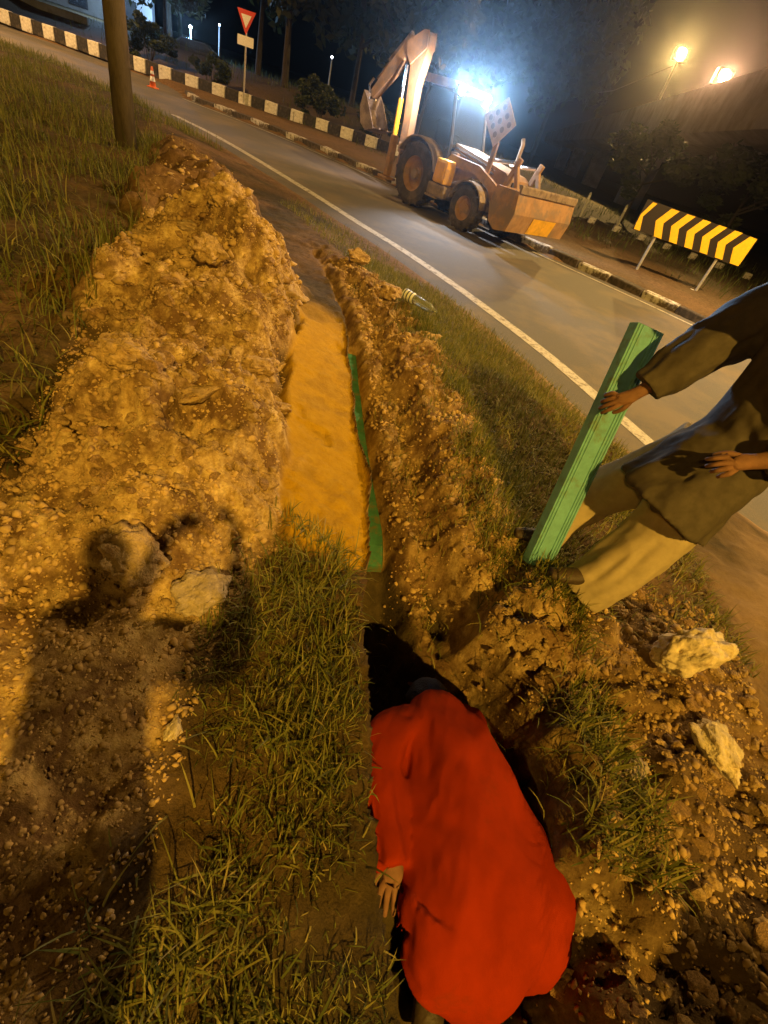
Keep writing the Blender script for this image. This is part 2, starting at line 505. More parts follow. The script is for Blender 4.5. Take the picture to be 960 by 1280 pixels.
cy_ = cellc(GY)
reg = np.zeros(cs.shape, int)
reg[(ch > .25) & (cy_ < 11) & (cy_ > -1.2)] = 1
reg[(cw > .35)] = 2
reg[(cs > .5)] = 3
V = np.stack([GX, GY, GZ], -1).reshape(-1, 3)
GROUND = {}
for rid, nm in enumerate(['ground', 'spoil_heap', 'trench', 'sand_bedding']):
    f = q[reg == rid].reshape(-1, 4)
    used = np.unique(f)
    remap = np.full(len(V), -1, np.int64); remap[used] = np.arange(len(used))
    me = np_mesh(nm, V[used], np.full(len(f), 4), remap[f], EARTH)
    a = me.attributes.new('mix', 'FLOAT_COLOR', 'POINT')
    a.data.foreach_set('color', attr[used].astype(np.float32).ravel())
    GROUND[nm] = tag(link(nm, me), kind='structure')
tag(GROUND['spoil_heap'], 'long heap of pale excavated clay and stones beside the trench')
tag(GROUND['trench'], 'narrow hand-dug cable trench with rough clay walls')
tag(GROUND['sand_bedding'], 'smooth bank of yellow sand along the left lip of the trench')
tag(GROUND['ground'], 'rough grassy roadside verge with bare soil patches')

def gz(x, y):
    z, _ = terrain(np.array([[float(x)]]), np.array([[float(y)]]))
    return float(z[0, 0])

# ------------------------------------------------------------------ road
asphalt = mat('asphalt', (.115, .106, .096), .82, .13, 60, .35, 220, col2=(.165, .135, .098), c2amt=.5, c2scale=.55)
line_paint = mat('road_paint', (.50, .47, .41), .75, .14, 40, .1, 90, col2=(.22, .19, .15), c2amt=.42, c2scale=9)
def strip(name, A, B, z, M, parent=None):
    n = len(A)
    V = [(x, y, z) for x, y in A] + [(x, y, z) for x, y in B]
    F = [(i, i + 1, n + i + 1, n + i) for i in range(n - 1)]
    b = MB(); b.add(V, F)
    return b.build(name, M, parent)
def resample(p, n):
    P = np.array(p); s = np.concatenate([[0], np.cumsum(np.hypot(*np.diff(P, axis=0).T))])
    t = np.linspace(0, s[-1], n)
    return list(zip(np.interp(t, s, P[:, 0]), np.interp(t, s, P[:, 1])))
road = strip('road', resample(ASPH_NEAR, 160), resample(offset_poly(FARE, .2), 160), 0, asphalt)
tag(road, 'two lane asphalt road curving past the trench', kind='structure')
def sub(p, x0, x1): return [q for q in p if x0 <= q[0] <= x1]
pl = sub(NEAR, -10.2, 2.6)
o = strip('edge_line', offset_poly(pl, -.105), offset_poly(pl, .105), .004, line_paint, road)
pl = sub(FARE, -12.6, 20)
o = strip('edge_line', offset_poly(pl, -.28), offset_poly(pl, -.17), .004, line_paint, road)

# kerbs
white_kerb = mat('white_kerb_paint', (.66, .64, .58), .8, .12, 9, .3, 60, col2=(.36, .31, .25), c2amt=.35, c2scale=5)
black_kerb = mat('black_kerb_paint', (.035, .032, .03), .8, .25, 9, .3, 60, col2=(.1, .08, .06), c2amt=.35, c2scale=5)
worn_kerb = mat('worn_kerb_paint', (.62, .6, .56), .85, .15, 9, .5, 40, col2=(.11, .085, .06), c2amt=.62, c2scale=4.5)
worn_dark = mat('worn_dark_kerb', (.055, .045, .036), .85, .25, 9, .5, 40, col2=(.13, .1, .075), c2amt=.4, c2scale=5)
def kerb_block(w, d, h, M):
    b = MB(); b.box((0, 0, h / 2), (w, d, h), bev=.025)
    return b.mesh('kerb_block', M)
kerb = thing('kerb', None, None); tag(kerb, 'tall kerb painted in black and white blocks behind the road', kind='structure')
mw, mk = kerb_block(.585, .26, .5, white_kerb), kerb_block(.585, .26, .5, black_kerb)
mlow = kerb_block(.32, .24, .34, worn_kerb)
for i, (x, y, a) in enumerate(along(BACK, .6)):
    if x > 2.2 and i % 2 == 0: continue
    o = link('kerb_block', (mw if i % 2 else mk) if x < 2.2 else mlow, kerb, (x, y, .06 + .012 * random.random()))
    o.rotation_euler = (random.uniform(-.02, .02), random.uniform(-.02, .02), a + random.uniform(-.03, .03))
kerb2 = thing('kerb', None, None); tag(kerb2, 'low worn kerb with flaking white paint along the road edge', kind='structure')
pl = sub(offset_poly(FARE, .36), -13.2, 14)
mw, mk = kerb_block(.88, .3, .22, worn_kerb), kerb_block(.88, .3, .22, worn_dark)
for i, (x, y, a) in enumerate(along(pl, .9)):
    o = link('kerb_block', mw if i % 2 else mk, kerb2, (x, y, -.06 + .03 * random.random()))
    o.rotation_euler = (random.uniform(-.05, .05), random.uniform(-.03, .03), a + random.uniform(-.06, .06))

# ------------------------------------------------------------------ clods and stones
def rock_mesh(name, seed, sub_, M, flat=.75, rough=.28, cut=(.55, .95)):
    import bmesh
    bm = bmesh.new()
    bmesh.ops.create_icosphere(bm, subdivisions=sub_, radius=1)
    r = random.Random(seed)
    ax = [(Vector((r.gauss(0, 1), r.gauss(0, 1), r.gauss(0, 1))).normalized(), r.uniform(*cut)) for _ in range(9)]
    s = Vector((r.uniform(.8, 1.25), r.uniform(.7, 1.1), flat * r.uniform(.8, 1.1)))
    from mathutils import noise as mn
    off = Vector((seed * 3.1, seed * 1.7, seed * .9))
    for v in bm.verts:
        p = v.co.copy()
        for nrm, dcut in ax:
            k = p.dot(nrm)
            if k > dcut: p -= nrm * (k - dcut) * .85
        p *= 1 + rough * .45 * mn.fractal(p * 2.2 + off, .9, 2.1, 4)
        v.co = Vector((p.x * s.x, p.y * s.y, p.z * s.z))
    me = bpy.data.meshes.new(name); bm.to_mesh(me); bm.free()
    me.materials.append(M)
    if sub_ > 2: me.polygons.foreach_set('use_smooth', [True] * len(me.polygons))
    return me
clay = mat('clay_clod', (.46, .32, .15), .95, .28, 5, .7, 14, spec=.15, col2=(.2, .12, .055), c2amt=.4, c2scale=2.5)
clay_dark = mat('clay_clod_dark', (.19, .115, .055), .95, .28, 5, .7, 14, spec=.15)
clay_mid = mat('clay_clod_brown', (.30, .19, .09), .95, .25, 5, .7, 14, spec=.15)
stone_pale = mat('pale_stone', (.62, .52, .36), .9, .16, 3, .55, 9, spec=.2, col2=(.40, .29, .16), c2amt=.35, c2scale=1.6)
clay_pale = mat('pale_clay_lump', (.46, .34, .20), .95, .2, 4, .7, 12, spec=.15, col2=(.28, .18, .09), c2amt=.4, c2scale=2)
stone_grey = mat('grey_stone', (.36, .29, .21), .9, .18, 3, .5, 9, spec=.2)
clod_meshes = [rock_mesh('clod', 100 + k, 2, clay, .62, .5, (.3, .75)) for k in range(7)] + [rock_mesh('clod', 200 + k, 2, clay_mid, .62, .5, (.3, .75)) for k in range(4)]
CP = np.array([0, 0, 1.9])
cand = []
for _ in range(50000):
    zone = random.random()
    if zone < .72:
        k_ = random.random()
        y = random.uniform(1.2, 4.7) if k_ < .6 else (random.uniform(-.25, 1.3) if k_ < .8 else random.uniform(3.5, 9.0))
        x = float(I(y, *T_HL)) + (float(I(y, *T_HR)) - float(I(y, *T_HL))) * random.random() ** .9
    elif zone < .90:
        y = random.uniform(.05, 2.0); x = random.uniform(.62, 1.9)
    else:
        y = random.uniform(1.6, 6.3); x = float(I(y, *T_XE)) + .22 + random.random() ** 1.2 * (float(I(y, *T_CREST)) - float(I(y, *T_XE)))
    r = .0042 * (random.random() ** -.55)
    if zone >= .90: r *= 1.4
    r = min(r, .055 if zone < .72 else .04)
    if zone < .72 and y < 1.5: r = min(r, .012 + .022 * max(0, y - .3))
    if zone < .72 and y > 5.2 and random.random() < .4: continue
    cand.append((x, y, r))
cand = np.array(cand)
zc, mk_ = terrain(cand[:, :1], cand[:, 1:2])
ok = (mk_['sand'][:, 0] < .3)
# red-shirted figure's place is kept free
ok &= ~((cand[:, 0] > .2) & (cand[:, 0] < 1.02) & (cand[:, 1] < 1.05) & (cand[:, 1] > -.3) & (cand[:, 0] - .35 * cand[:, 1] < .75))
cand, zc, heapw = cand[ok], zc[ok, 0], mk_['heap'][ok, 0]
wallw = mk_['wall'][ok, 0]
dist = np.sqrt(cand[:, 0] ** 2 + cand[:, 1] ** 2 + (zc - 1.9) ** 2)
order = np.argsort(-cand[:, 2] / dist)
stuff_v, stuff_f = [], []
base_me = [rock_mesh('soil_crumbs', 300 + k, 1, clay, .7, .6, (.25, .75)) for k in range(9)]
bdat = []
for me in base_me:
    vv = np.zeros(len(me.vertices) * 3, np.float32); me.vertices.foreach_get('co', vv)
    ff = np.array([list(p.vertices) for p in me.polygons])
    bdat.append((vv.reshape(-1, 3), ff))
sv = {0: [], 1: []}; sf = {0: [], 1: []}; so_ = {0: 0, 1: 0}
cnt = {'spoil_heap': 0, 'trench': 0, 'ground': 0}
for rank, i in enumerate(order):
    x, y, r = cand[i]; z = zc[i]
    where = 'spoil_heap' if heapw[i] > .2 else ('trench' if wallw[i] > .3 else 'ground')
    if rank < 560 and cnt[where] < 225:
        cnt[where] += 1
        o = link('clod', random.choice(clod_meshes), GROUND[where], (x, y, z + r * .02))
        s = r * random.uniform(.85, 1.15)
        o.scale = (s, s, s)
        o.rotation_euler = (random.uniform(-.6, .6), random.uniform(-.6, .6), random.uniform(0, 6.28))
    else:
        g = 0 if heapw[i] > .2 else 1
        vv, ff = random.choice(bdat)
        a = random.uniform(0, 6.28); ca, sa = math.cos(a), math.sin(a)
        Rm = np.array([[ca, -sa, 0], [sa, ca, 0], [0, 0, 1]])
        sv[g].append((vv * r) @ Rm.T + np.array([x, y, z + r * .1]))
        sf[g].append(ff + so_[g]); so_[g] += len(vv)
for g, nm in ((0, 'spoil_heap'), (1, 'ground')):
    VV = np.concatenate(sv[g]); FF = np.concatenate(sf[g])
    o = link('soil_crumbs', np_mesh('soil_crumbs', VV, np.full(len(FF), 3), FF, clay, False), GROUND[nm])
    o['kind'] = 'stuff'

big_clods = [rock_mesh('clod', 400 + k, 4, (clay_pale, clay, clay_mid)[k % 3], .62, .75, (.3, .8)) for k in range(9)]
for k in range(64):                                # big broken lumps thrown up along the heap
    y = random.uniform(1.55, 4.9); a, b_ = float(I(y, *T_HL)), float(I(y, *T_HR))
    x = a + (b_ - a) * random.uniform(.04, .95)
    r = random.choice((.04, .05, .06, .075, .09)) * (.75 + .12 * y)
    o = link('clod', random.choice(big_clods), GROUND['spoil_heap'], (x, y, gz(x, y) - r * .05))
    o.scale = (r * random.uniform(.9, 1.5), r * random.uniform(.8, 1.2), r * random.uniform(.7, 1.1))
    o.rotation_euler = (random.uniform(-.5, .5), random.uniform(-.5, .5), random.uniform(0, 6.28))
for k in range(16):
    y = random.uniform(1.9, 5.6); cr_ = float(I(y, *T_CREST)); x = cr_ - random.uniform(-.05, .22)
    r = random.uniform(.035, .075)
    o = link('clod', random.choice(big_clods), GROUND['trench'], (x, y, gz(x, y) - r * .1))
    o.scale = (r * random.uniform(.9, 1.5), r, r * random.uniform(.7, 1.1)); o.rotation_euler = (random.uniform(-.5, .5), random.uniform(-.5, .5), random.uniform(0, 6.28))
def boulder(seed, x, y, r, M, label, sc=(1, 1, 1), rot=0, sink=.2, dz=0, group='loose stones round the trench'):
    me = rock_mesh('stone', seed, 5, M, .75, .62)
    o = link('stone', me, None, (x, y, gz(x, y) + r * sc[2] * (.75 - sink) + dz))
    o.scale = [r * k for k in sc]
    o.rotation_euler = (random.uniform(-.2, .2), random.uniform(-.2, .2), rot)
    return tag(o, label, 'stone', group)
boulder(1, 1.47, 1.45, .15, stone_pale, 'large pale yellow stone standing behind the feet of the person with the duct', (.95, .85, 1.5), .5)
boulder(2, 1.54, 1.11, .10, stone_pale, 'broken pale stone lying in the right bank, lower of the two pale stones there', (.7, 1.3, .7), .2)
boulder(3, 1.22, .92, .06, stone_grey, 'flat greyish stone half buried in the soil right of the red shirt', (1.2, .9, .6), 1)
boulder(4, -.80, .98, .10, clay_pale, 'rounded pale stone at the foot of the spoil heap with a shadow across it', (1.15, 1, .9), 2.2, .1)
boulder(5, -.56, 1.0, .085, stone_grey, 'dull grey-brown stone lying in shadow near the long grass', (1.1, 1, .8), .9, .1)
boulder(6, -.41, .56, .03, stone_pale, 'small pale pointed pebble on bare trampled soil near the grass edge', (.7, 1.4, .8), .3)
boulder(7, -1.32, 1.75, .10, clay, 'big ochre clay lump on the crest of the nearer mound', (1.3, 1, .9), .3)
boulder(8, -1.05, 2.6, .10, clay, 'big knobbly clay lump in the dip between the two mounds', (1.1, 1.2, .9), 1.3)
boulder(9, -1.75, 3.3, .13, clay, 'big ochre clay lump on the near slope of the farther mound', (1.2, 1, 1), 2.3)
boulder(10, -1.95, 3.95, .15, clay, 'pale clay boulder topping the farther mound', (1.3, 1, .9), 1.0)
boulder(11, -.17, 4.45, .11, clay, 'crumbling clay block on the right lip of the trench beside the grass', (1.2, .9, .8), .4)
boulder(12, -1.35, 6.3, .15, clay, 'clay lump at the far end of the right trench lip', (1.3, .9, .8), .4)
boulder(13, -.72, 5.4, .13, clay, 'pale clay lump on the trench lip next to the plastic bottle', (1.3, .9, .8), 1.4)

# ------------------------------------------------------------------ grass
def grass_material(name, cols):
    M = bpy.data.materials.new(name); M.use_nodes = True
    n, l = M.node_tree.nodes, M.node_tree.links
    b = n['Principled BSDF']; b.inputs['Roughness'].default_value = .6
    b.inputs['Specular IOR Level'].default_value = .3
    at = n.new('ShaderNodeAttribute'); at.attribute_name = 'tint'
    r = n.new('ShaderNodeValToRGB'); e = r.color_ramp.elements
    e[0].position, e[0].color = 0, (*cols[0], 1)
    e[1].position, e[1].color = 1, (*cols[-1], 1)
    for k, c in enumerate(cols[1:-1]):
        x = e.new((k + 1) / (len(cols) - 1)); x.color = (*c, 1)
    l.new(at.outputs['Fac'], r.inputs[0]); l.new(r.outputs[0], b.inputs['Base Color'])
    tr = n.new('ShaderNodeBsdfTranslucent'); l.new(r.outputs[0], tr.inputs[0])
    ms = n.new('ShaderNodeMixShader'); ms.inputs[0].default_value = .25
    l.new(b.outputs[0], ms.inputs[1]); l.new(tr.outputs[0], ms.inputs[2])
    l.new(ms.outputs[0], n['Material Output'].inputs[0])
    return M
GR = grass_material('grass_blades', [(.045, .06, .012), (.10, .12, .022), (.17, .17, .035), (.26, .23, .06), (.42, .33, .13)])
def grass(name, pts, hmin, hmax, wmin, wmax, lean=.7, tint=(.0, .8), label=None, parent=None):
    pts = np.asarray(pts); N = len(pts)
    z, _ = terrain(pts[:, :1], pts[:, 1:2])
    base = np.concatenate([pts, z - .008], 1)
    h = rng.uniform(hmin, hmax, N); w_ = rng.uniform(wmin, wmax, N) / 2
    az = rng.uniform(0, 2 * np.pi, N); ln = np.abs(rng.normal(0, lean, N)).clip(0, 1.5)
    dirv = np.stack([np.cos(az), np.sin(az), 0 * az], 1)
    sz = az + np.pi / 2 + rng.normal(0, .5, N)
    side = np.stack([np.cos(sz), np.sin(sz), 0 * sz], 1)
    Vs = []
    for t, wf in ((0, 1), (.4, .9), (.75, .6), (1, 0.0)):
        ang = ln * (.35 + .9 * t)
        c = base + dirv * (h * t * np.sin(ang))[:, None] + np.array([0, 0, 1.]) * (h * t * np.cos(ang))[:, None]
        if wf > 0: Vs += [c - side * (w_ * wf)[:, None], c + side * (w_ * wf)[:, None]]
        else: Vs += [c]
    VV = np.stack(Vs, 1).reshape(-1, 3)
    o = (np.arange(N) * 7)[:, None]
    quads = np.concatenate([o + np.array([[0, 1, 3, 2]]), o + np.array([[2, 3, 5, 4]])], 1).reshape(-1, 4)
    tris = (o + np.array([[4, 5, 6]])).reshape(-1, 3)
    me = np_mesh(name, VV, np.concatenate([np.full(len(quads), 4), np.full(len(tris), 3)]), np.concatenate([quads.ravel(), tris.ravel()]), GR)
    tv = rng.beta(1.6, 2.2, N) * (tint[1] - tint[0]) + tint[0]
    a = me.attributes.new('tint', 'FLOAT', 'POINT')
    a.data.foreach_set('value', np.repeat(tv, 7).astype(np.float32))
    ob = link(name, me, parent)
    return tag(ob, label, None, None, 'stuff')
def scatter(n, x0, x1, y0, y1, keep, clump=1.3, seed=0, thr=-.2):
    x = rng.uniform(x0, x1, n); y = rng.uniform(y0, y1, n)
    z, mk = terrain(x[None], y[None], False)
    k = {a: (b[0] if np.ndim(b) > 1 else b) for a, b in mk.items()}
    f = fbm(x * clump, y * clump, 3, 300 + seed)
    ok = keep(x, y, k) & (f + rng.normal(0, .25, n) > thr)
    return np.stack([x[ok], y[ok]], 1)
nearg = scatter(7000, -.6, .5, -.3, 1.55, lambda x, y, k: (x > k['hr'] - .14 + .25 * rng.random(len(x))) & (x < k['xe'] - .015 - .07 * (y < .97) * (y > .4) - .05 * (y > 1.0)), 2.8, 1, -.2)
grass('long_grass', nearg, .05, .18, .003, .0075, 1.05, (.15, 1), 'tangled long grass on the left side of the trench in the foreground')
mat_g = scatter(15000, -.6, .5, -.3, 1.55, lambda x, y, k: (x > k['hr'] - .1 + .22 * rng.random(len(x))) & (x < k['xe'] - .012), 2.4, 11, -.02)
straw = scatter(5200, .0, .52, -.3, 1.4, lambda x, y, k: (x > k['xe'] - .24) & (x < k['xe'] - .012), 3.4, 12, -.3)
grass('matted_grass', np.concatenate([mat_g, straw]), .02, .08, .002, .006, 1.3, (.1, 1), 'short matted and dead grass between the longer blades in the foreground')
verge = scatter(110000, -9, 2.2, 1.0, 15, lambda x, y, k: (x > k['cr'] + .1) & (k['d'] > .62 + .4 * rng.random(len(x)) + 1.25 * (y < 4.2)) & (k['low'] < .3) & ~((x > 1.75) & (y < 3.2)), 1.1, 2, -.6)
near_verge = scatter(70000, -1.6, 2.0, 1.6, 7.5, lambda x, y, k: (x > k['cr'] + .08) & (k['d'] > .5 + .3 * rng.random(len(x)) + 1.25 * (y < 4.0)), 1.4, 7, -.75)
grass('verge_grass', np.concatenate([verge, near_verge]), .03, .12, .003, .009, .9, (.25, 1), 'short grass strip between the trench and the road')
tufts = scatter(60000, -1.2, 1.25, .55, 5.2, lambda x, y, k: (x > k['cr'] - .22 * rng.random(len(x))) & (x < k['cr'] + .3), 2.2, 3, .1)
grass('tuft_grass', tufts, .05, .16, .004, .008, .85, (.1, .95), 'tufts of grass hanging over the right lip of the trench')
field = scatter(90000, -17, -1.5, 1.0, 18, lambda x, y, k: (x < k['hl'] + .1) & (k['d'] > .8), .9, 4, -.25)
grass('field_grass', field, .06, .30, .005, .013, .95, (.1, .85), 'overgrown field grass left of the spoil heap')
ledge = scatter(16000, -2.5, .9, 1.3, 6.5, lambda x, y, k: (x > k['xe'] + .3 * (k['cr'] - k['xe'])) & (x < k['cr'] + .1), 3, 5, .0)
grass('ledge_grass', ledge, .03, .1, .003, .007, .9, (.25, 1), 'dry straw and grass roots on the right trench wall')
island = scatter(16000, -26, 16, 10, 42, lambda x, y, k: (k['df'] > 4.3), .5, 6, -.1)
grass('embankment_grass', island, .1, .5, .01, .03, .5, (0, .4), 'dark grass behind the painted kerb')

# ------------------------------------------------------------------ cable duct
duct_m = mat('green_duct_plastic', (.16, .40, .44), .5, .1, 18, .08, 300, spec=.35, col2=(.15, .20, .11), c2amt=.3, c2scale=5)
duct_d = mat('shaded_dusty_duct', (.05, .17, .10), .7, .15, 14, .08, 300, spec=.2, col2=(.14, .13, .05), c2amt=.35, c2scale=8)  # dusty duct green, darkened to put the trench shade into the colour
def duct(L, W=.15, D=.055):
    # along +z from 0 to L, lid face towards -y
    b = MB()
    t = .007
    prof = [(-W / 2, -D / 2), (W / 2, -D / 2), (W / 2, D / 2), (W / 2 - t, D / 2), (W / 2 - t, -D / 2 + t), (-W / 2 + t, -D / 2 + t), (-W / 2 + t, D / 2), (-W / 2, D / 2)]
    b.prism(prof, 0, L, 'z')
    for x in (-W / 2 + .012, -W / 2 + .03, W / 2 - .045, W / 2 - .028, W / 2 - .012):            # stiffening ribs standing out of the face
        b.box((x, -D / 2 - .003, L / 2), (.006, .008, L - .002), bev=.002)
    return b
held = thing('cable_duct', 'bright green plastic cable duct held upright by the person in brown', 'cable duct')
P0 = Vector((.85, 1.86, .33)); dr = Vector((.0, .39, .92)).normalized()
zax = dr; face = Vector((.32, -.92, .2)); face = (face - zax * face.dot(zax)).normalized(); xax = (-face).cross(zax).normalized()
held.matrix_world = Matrix((xax, -face, zax)).transposed().to_4x4(); held.location = P0
duct(1.22).build('channel', duct_m, held)
b = MB(); b.box((.02, 0, .61), (.098, .034, 1.215), bev=.004)
b.build('inner_core', duct_m, held)
b = MB()
for x in (-.035, .0, .03):
    b.box((x, -.01, .004), (.016, .016, .03), bev=.003)
b.build('end_clip', duct_m, held)
laid = thing('cable_duct', 'green cable duct, darkened as if shaded, lying in the bottom of the trench', 'cable duct')
b = MB()
pts = []
for y in np.linspace(1.9, 4.2, 22):
    pts.append((float(I(y, *T_XE)) + .055 + .5 * float(I(y, *T_WB)), float(y), float(I(y, *T_ZB)) + .004))
dv = []
for i, p in enumerate(pts):
    a = Vector(pts[min(i + 1, len(pts) - 1)]) - Vector(pts[max(i - 1, 0)])
    s = Vector((a.y, -a.x, 0)).normalized()
    p = Vector(p)
    for u_, v_ in ((-.052, 0), (.052, 0), (.054, .05), (.046, .062), (-.046, .062), (-.054, .05)):
        dv.append(p + s * u_ + Vector((0, 0, v_)))
fs = []
for i in range(len(pts) - 1):
    for k in range(6):
        fs.append((i * 6 + k, i * 6 + (k + 1) % 6, (i + 1) * 6 + (k + 1) % 6, (i + 1) * 6 + k))
fs += [tuple(range(6)), tuple((len(pts) - 1) * 6 + k for k in range(6))]
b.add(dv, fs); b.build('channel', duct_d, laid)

# ------------------------------------------------------------------ people
skin_m = mat('skin', (.20, .10, .062), .8, .1, 30, .1, 120)
hair_m = mat('black_hair', (.012, .010, .009), .6, .2, 60, .6, 180)
red_cloth = mat('red_shirt', (.27, .024, .003), .92, .09, 6, .25, 420, spec=.04, col2=(.20, .026, .006), c2amt=.16, c2scale=3.5)
brown_cloth = mat('brown_kurta', (.088, .074, .060), .9, .1, 25, .12, 420, spec=.1)
khaki_cloth = mat('khaki_trousers', (.40, .33, .215), .9, .07, 18, .12, 420, spec=.1)
dark_cloth = mat('dark_trousers', (.03, .028, .03), .9, .1, 25, .1, 300, spec=.1)
leather = mat('worn_leather', (.06, .04, .028), .6, .2, 20, .2, 80)

def skin_body(name, nodes, edges, root, M, parent, sub_=2):
    names = list(nodes); ix = {k: i for i, k in enumerate(names)}
    me = bpy.data.meshes.new(name)
    me.from_pydata([tuple(nodes[k][0]) for k in names], [(ix[a], ix[b_]) for a, b_ in edges], [])
    o = link(name, me, parent)
    mo = o.modifiers.new('skin', 'SKIN'); mo.use_smooth_shade = True; mo.branch_smoothing = .4
    for k in names:
        d_ = me.skin_vertices[0].data[ix[k]]
        r = nodes[k][1]
        d_.radius = (r, r) if not isinstance(r, tuple) else r
        d_.use_root = (k == root)
    ss = o.modifiers.new('sub', 'SUBSURF'); ss.levels = sub_; ss.render_levels = sub_
    bake(o)
    o.data.materials.clear(); o.data.materials.append(M)
    o.data.polygons.foreach_set('use_smooth', [True] * len(o.data.polygons))
    return o

def add_hand(nodes, edges, pre, wrist, fwd, up, thumb, curl, size=1.0):
    # fwd: wrist->fingers, up: back of the hand, thumb: side on which the thumb sits
    fwd = Vector(fwd).normalized(); up = Vector(up); up = (up - fwd * up.dot(fwd)).normalized()
    sd = Vector(thumb); sd = (sd - fwd * sd.dot(fwd) - up * sd.dot(up)).normalized()
    W = Vector(wrist); s = size
    nodes[pre + 'palm'] = (W + fwd * .045 * s, (.030 * s, .017 * s))
    edges.append((pre + 'wrist', pre + 'palm'))
    lens = [.076, .084, .078, .062]
    for f in range(4):
        off = (1.5 - f) * .0205 * s
        k = W + fwd * (.088 - .004 * abs(f - 1.2)) * s + sd * off
        nodes[f'{pre}k{f}'] = (k, .0115 * s)
        edges.append((pre + 'palm', f'{pre}k{f}'))
        ang = 0; p = k; prev = f'{pre}k{f}'
        for j, (fr, cv) in enumerate(((.45, curl * .9), (.32, curl * 1.1), (.23, curl * .8))):
            ang += cv + .08 * (f - 1.5) * (curl > .3)
            dv_ = fwd * math.cos(ang) - up * math.sin(ang) + sd * (1.5 - f) * .05
            p = p + dv_.normalized() * lens[f] * fr * s
            nm = f'{pre}f{f}{j}'
            nodes[nm] = (p, (.0092 - .0012 * j) * s)
            edges.append((prev, nm)); prev = nm
    p = W + fwd * .028 * s + sd * .028 * s; prev = pre + 'palm'
    for j, (l_, r_) in enumerate(((.0, .013), (.034, .0115), (.03, .010), (.022, .0085))):
        dv_ = (sd * (.75 - .3 * j) + fwd * (.65 + .1 * j) - up * (.15 + curl * .35 * j)).normalized()
        p = p + dv_ * l_ * s
        nm = f'{pre}t{j}'
        nodes[nm] = (p, r_ * s); edges.append((prev, nm)); prev = nm

def catmull(ctrl, n):
    C_ = np.array(ctrl, float); out = []
    N = len(C_)
    for t in np.linspace(0, N - 1, n):
        i = min(int(t), N - 2); u = t - i
        p0, p1, p2, p3 = C_[max(i - 1, 0)], C_[i], C_[i + 1], C_[min(i + 2, N - 1)]
        out.append(.5 * (2 * p1 + (p2 - p0) * u + (2 * p0 - 5 * p1 + 4 * p2 - p3) * u * u + (3 * p1 - p0 - 3 * p2 + p3) * u ** 3))
    return np.array(out)

def loft(b, rings, side, n=40, seg=48, fold=0, ffreq=5, seed=0, cap=True, ragged=0):
    # rings: (x, y, z, a, b [, fold weight]); a lies along `side`, b across it
    rg = catmull([(*r, 1.0)[:6] if len(r) == 5 else r for r in rings], n)
    side = Vector(side)
    vs, fs = [], []
    th = np.arange(seg) / seg * 2 * np.pi
    for i in range(n):
        c = Vector(rg[i, :3])
        t = Vector(rg[min(i + 1, n - 1), :3] - rg[max(i - 1, 0), :3]).normalized()
        s = (side - t * side.dot(t)).normalized(); q_ = t.cross(s)
        u = i / (n - 1)
        f1 = vnoise(np.cos(th) * ffreq * .5 + seed, np.sin(th) * ffreq * .5 + u * 2.2, seed) + .5 * vnoise(np.cos(th) * ffreq + u * 3, np.sin(th) * ffreq + u * 1.2 + seed, seed + 5)
        f = fold * rg[i, 5] * f1
        rag = ragged * vnoise(np.cos(th) * 6, np.sin(th) * 6, seed + 9) if (ragged and i == n - 1) else 0 * th
        for k in range(seg):
            vs.append(c + s * ((rg[i, 3] + f[k]) * math.cos(th[k])) + q_ * ((rg[i, 4] + f[k]) * math.sin(th[k])) + t * rag[k])
    for i in range(n - 1):
        for k in range(seg):
            k2 = (k + 1) % seg
            fs.append((i * seg + k, i * seg + k2, (i + 1) * seg + k2, (i + 1) * seg + k))
    if cap:
        fs.append(tuple(range(seg - 1, -1, -1))); fs.append(tuple((n - 1) * seg + k for k in range(seg)))
    return b.add(vs, fs)

def cloth(name, b, M, parent, voxel=.009, smooth=4, creases=None, wr=None):
    creases = [(a, b_, wd, amp * 1.4) for a, b_, wd, amp in creases or ()]
    o = b.build(name, M, parent)
    r = o.modifiers.new('remesh', 'REMESH'); r.mode = 'VOXEL'; r.voxel_size = voxel; r.use_smooth_shade = True
    s = o.modifiers.new('smooth', 'SMOOTH'); s.iterations = smooth; s.factor = .5
    bake(o)
    if creases or wr:
        me = o.data; nv = len(me.vertices)
        co = np.zeros(nv * 3, np.float32); me.vertices.foreach_get('co', co); co = co.reshape(-1, 3)
        no = np.zeros(nv * 3, np.float32); me.vertices.foreach_get('normal', no); no = no.reshape(-1, 3)
        disp = np.zeros(nv)
        if wr:                                       # soft irregular wrinkles, longer down the cloth than across
            am, fq, sx, sy, sz = wr
            u_, v_ = co[:, 0] * sx + co[:, 2] * .6 * sz, co[:, 1] * sy + co[:, 2] * .8 * sz
            q1 = fbm(u_ * fq, v_ * fq, 3, 401); q2 = fbm(u_ * fq * 2.3 + 4, v_ * fq * 2.3, 3, 402)
            disp += am * (1 - 2.2 * np.abs(q1)) * .6 + am * .45 * q2
        for (a, b_, wd, amp) in creases or ():            # a fold running from a to b
            a = np.array(a); b_ = np.array(b_); ab = b_ - a
            t = np.clip(((co - a) @ ab) / (ab @ ab), 0, 1)
            pd = np.linalg.norm(co - (a + t[:, None] * ab), axis=1)
            disp += amp * np.exp(-(pd / wd) ** 2) * np.sin(np.pi * np.clip(t, .04, .96)) ** .5
        co = co + no * disp[:, None]
        me.vertices.foreach_set('co', co.astype(np.float32).ravel())
        me.update()
    o.data.materials.clear(); o.data.materials.append(M)
    o.data.polygons.foreach_set('use_smooth', [True] * len(o.data.polygons))
    return o

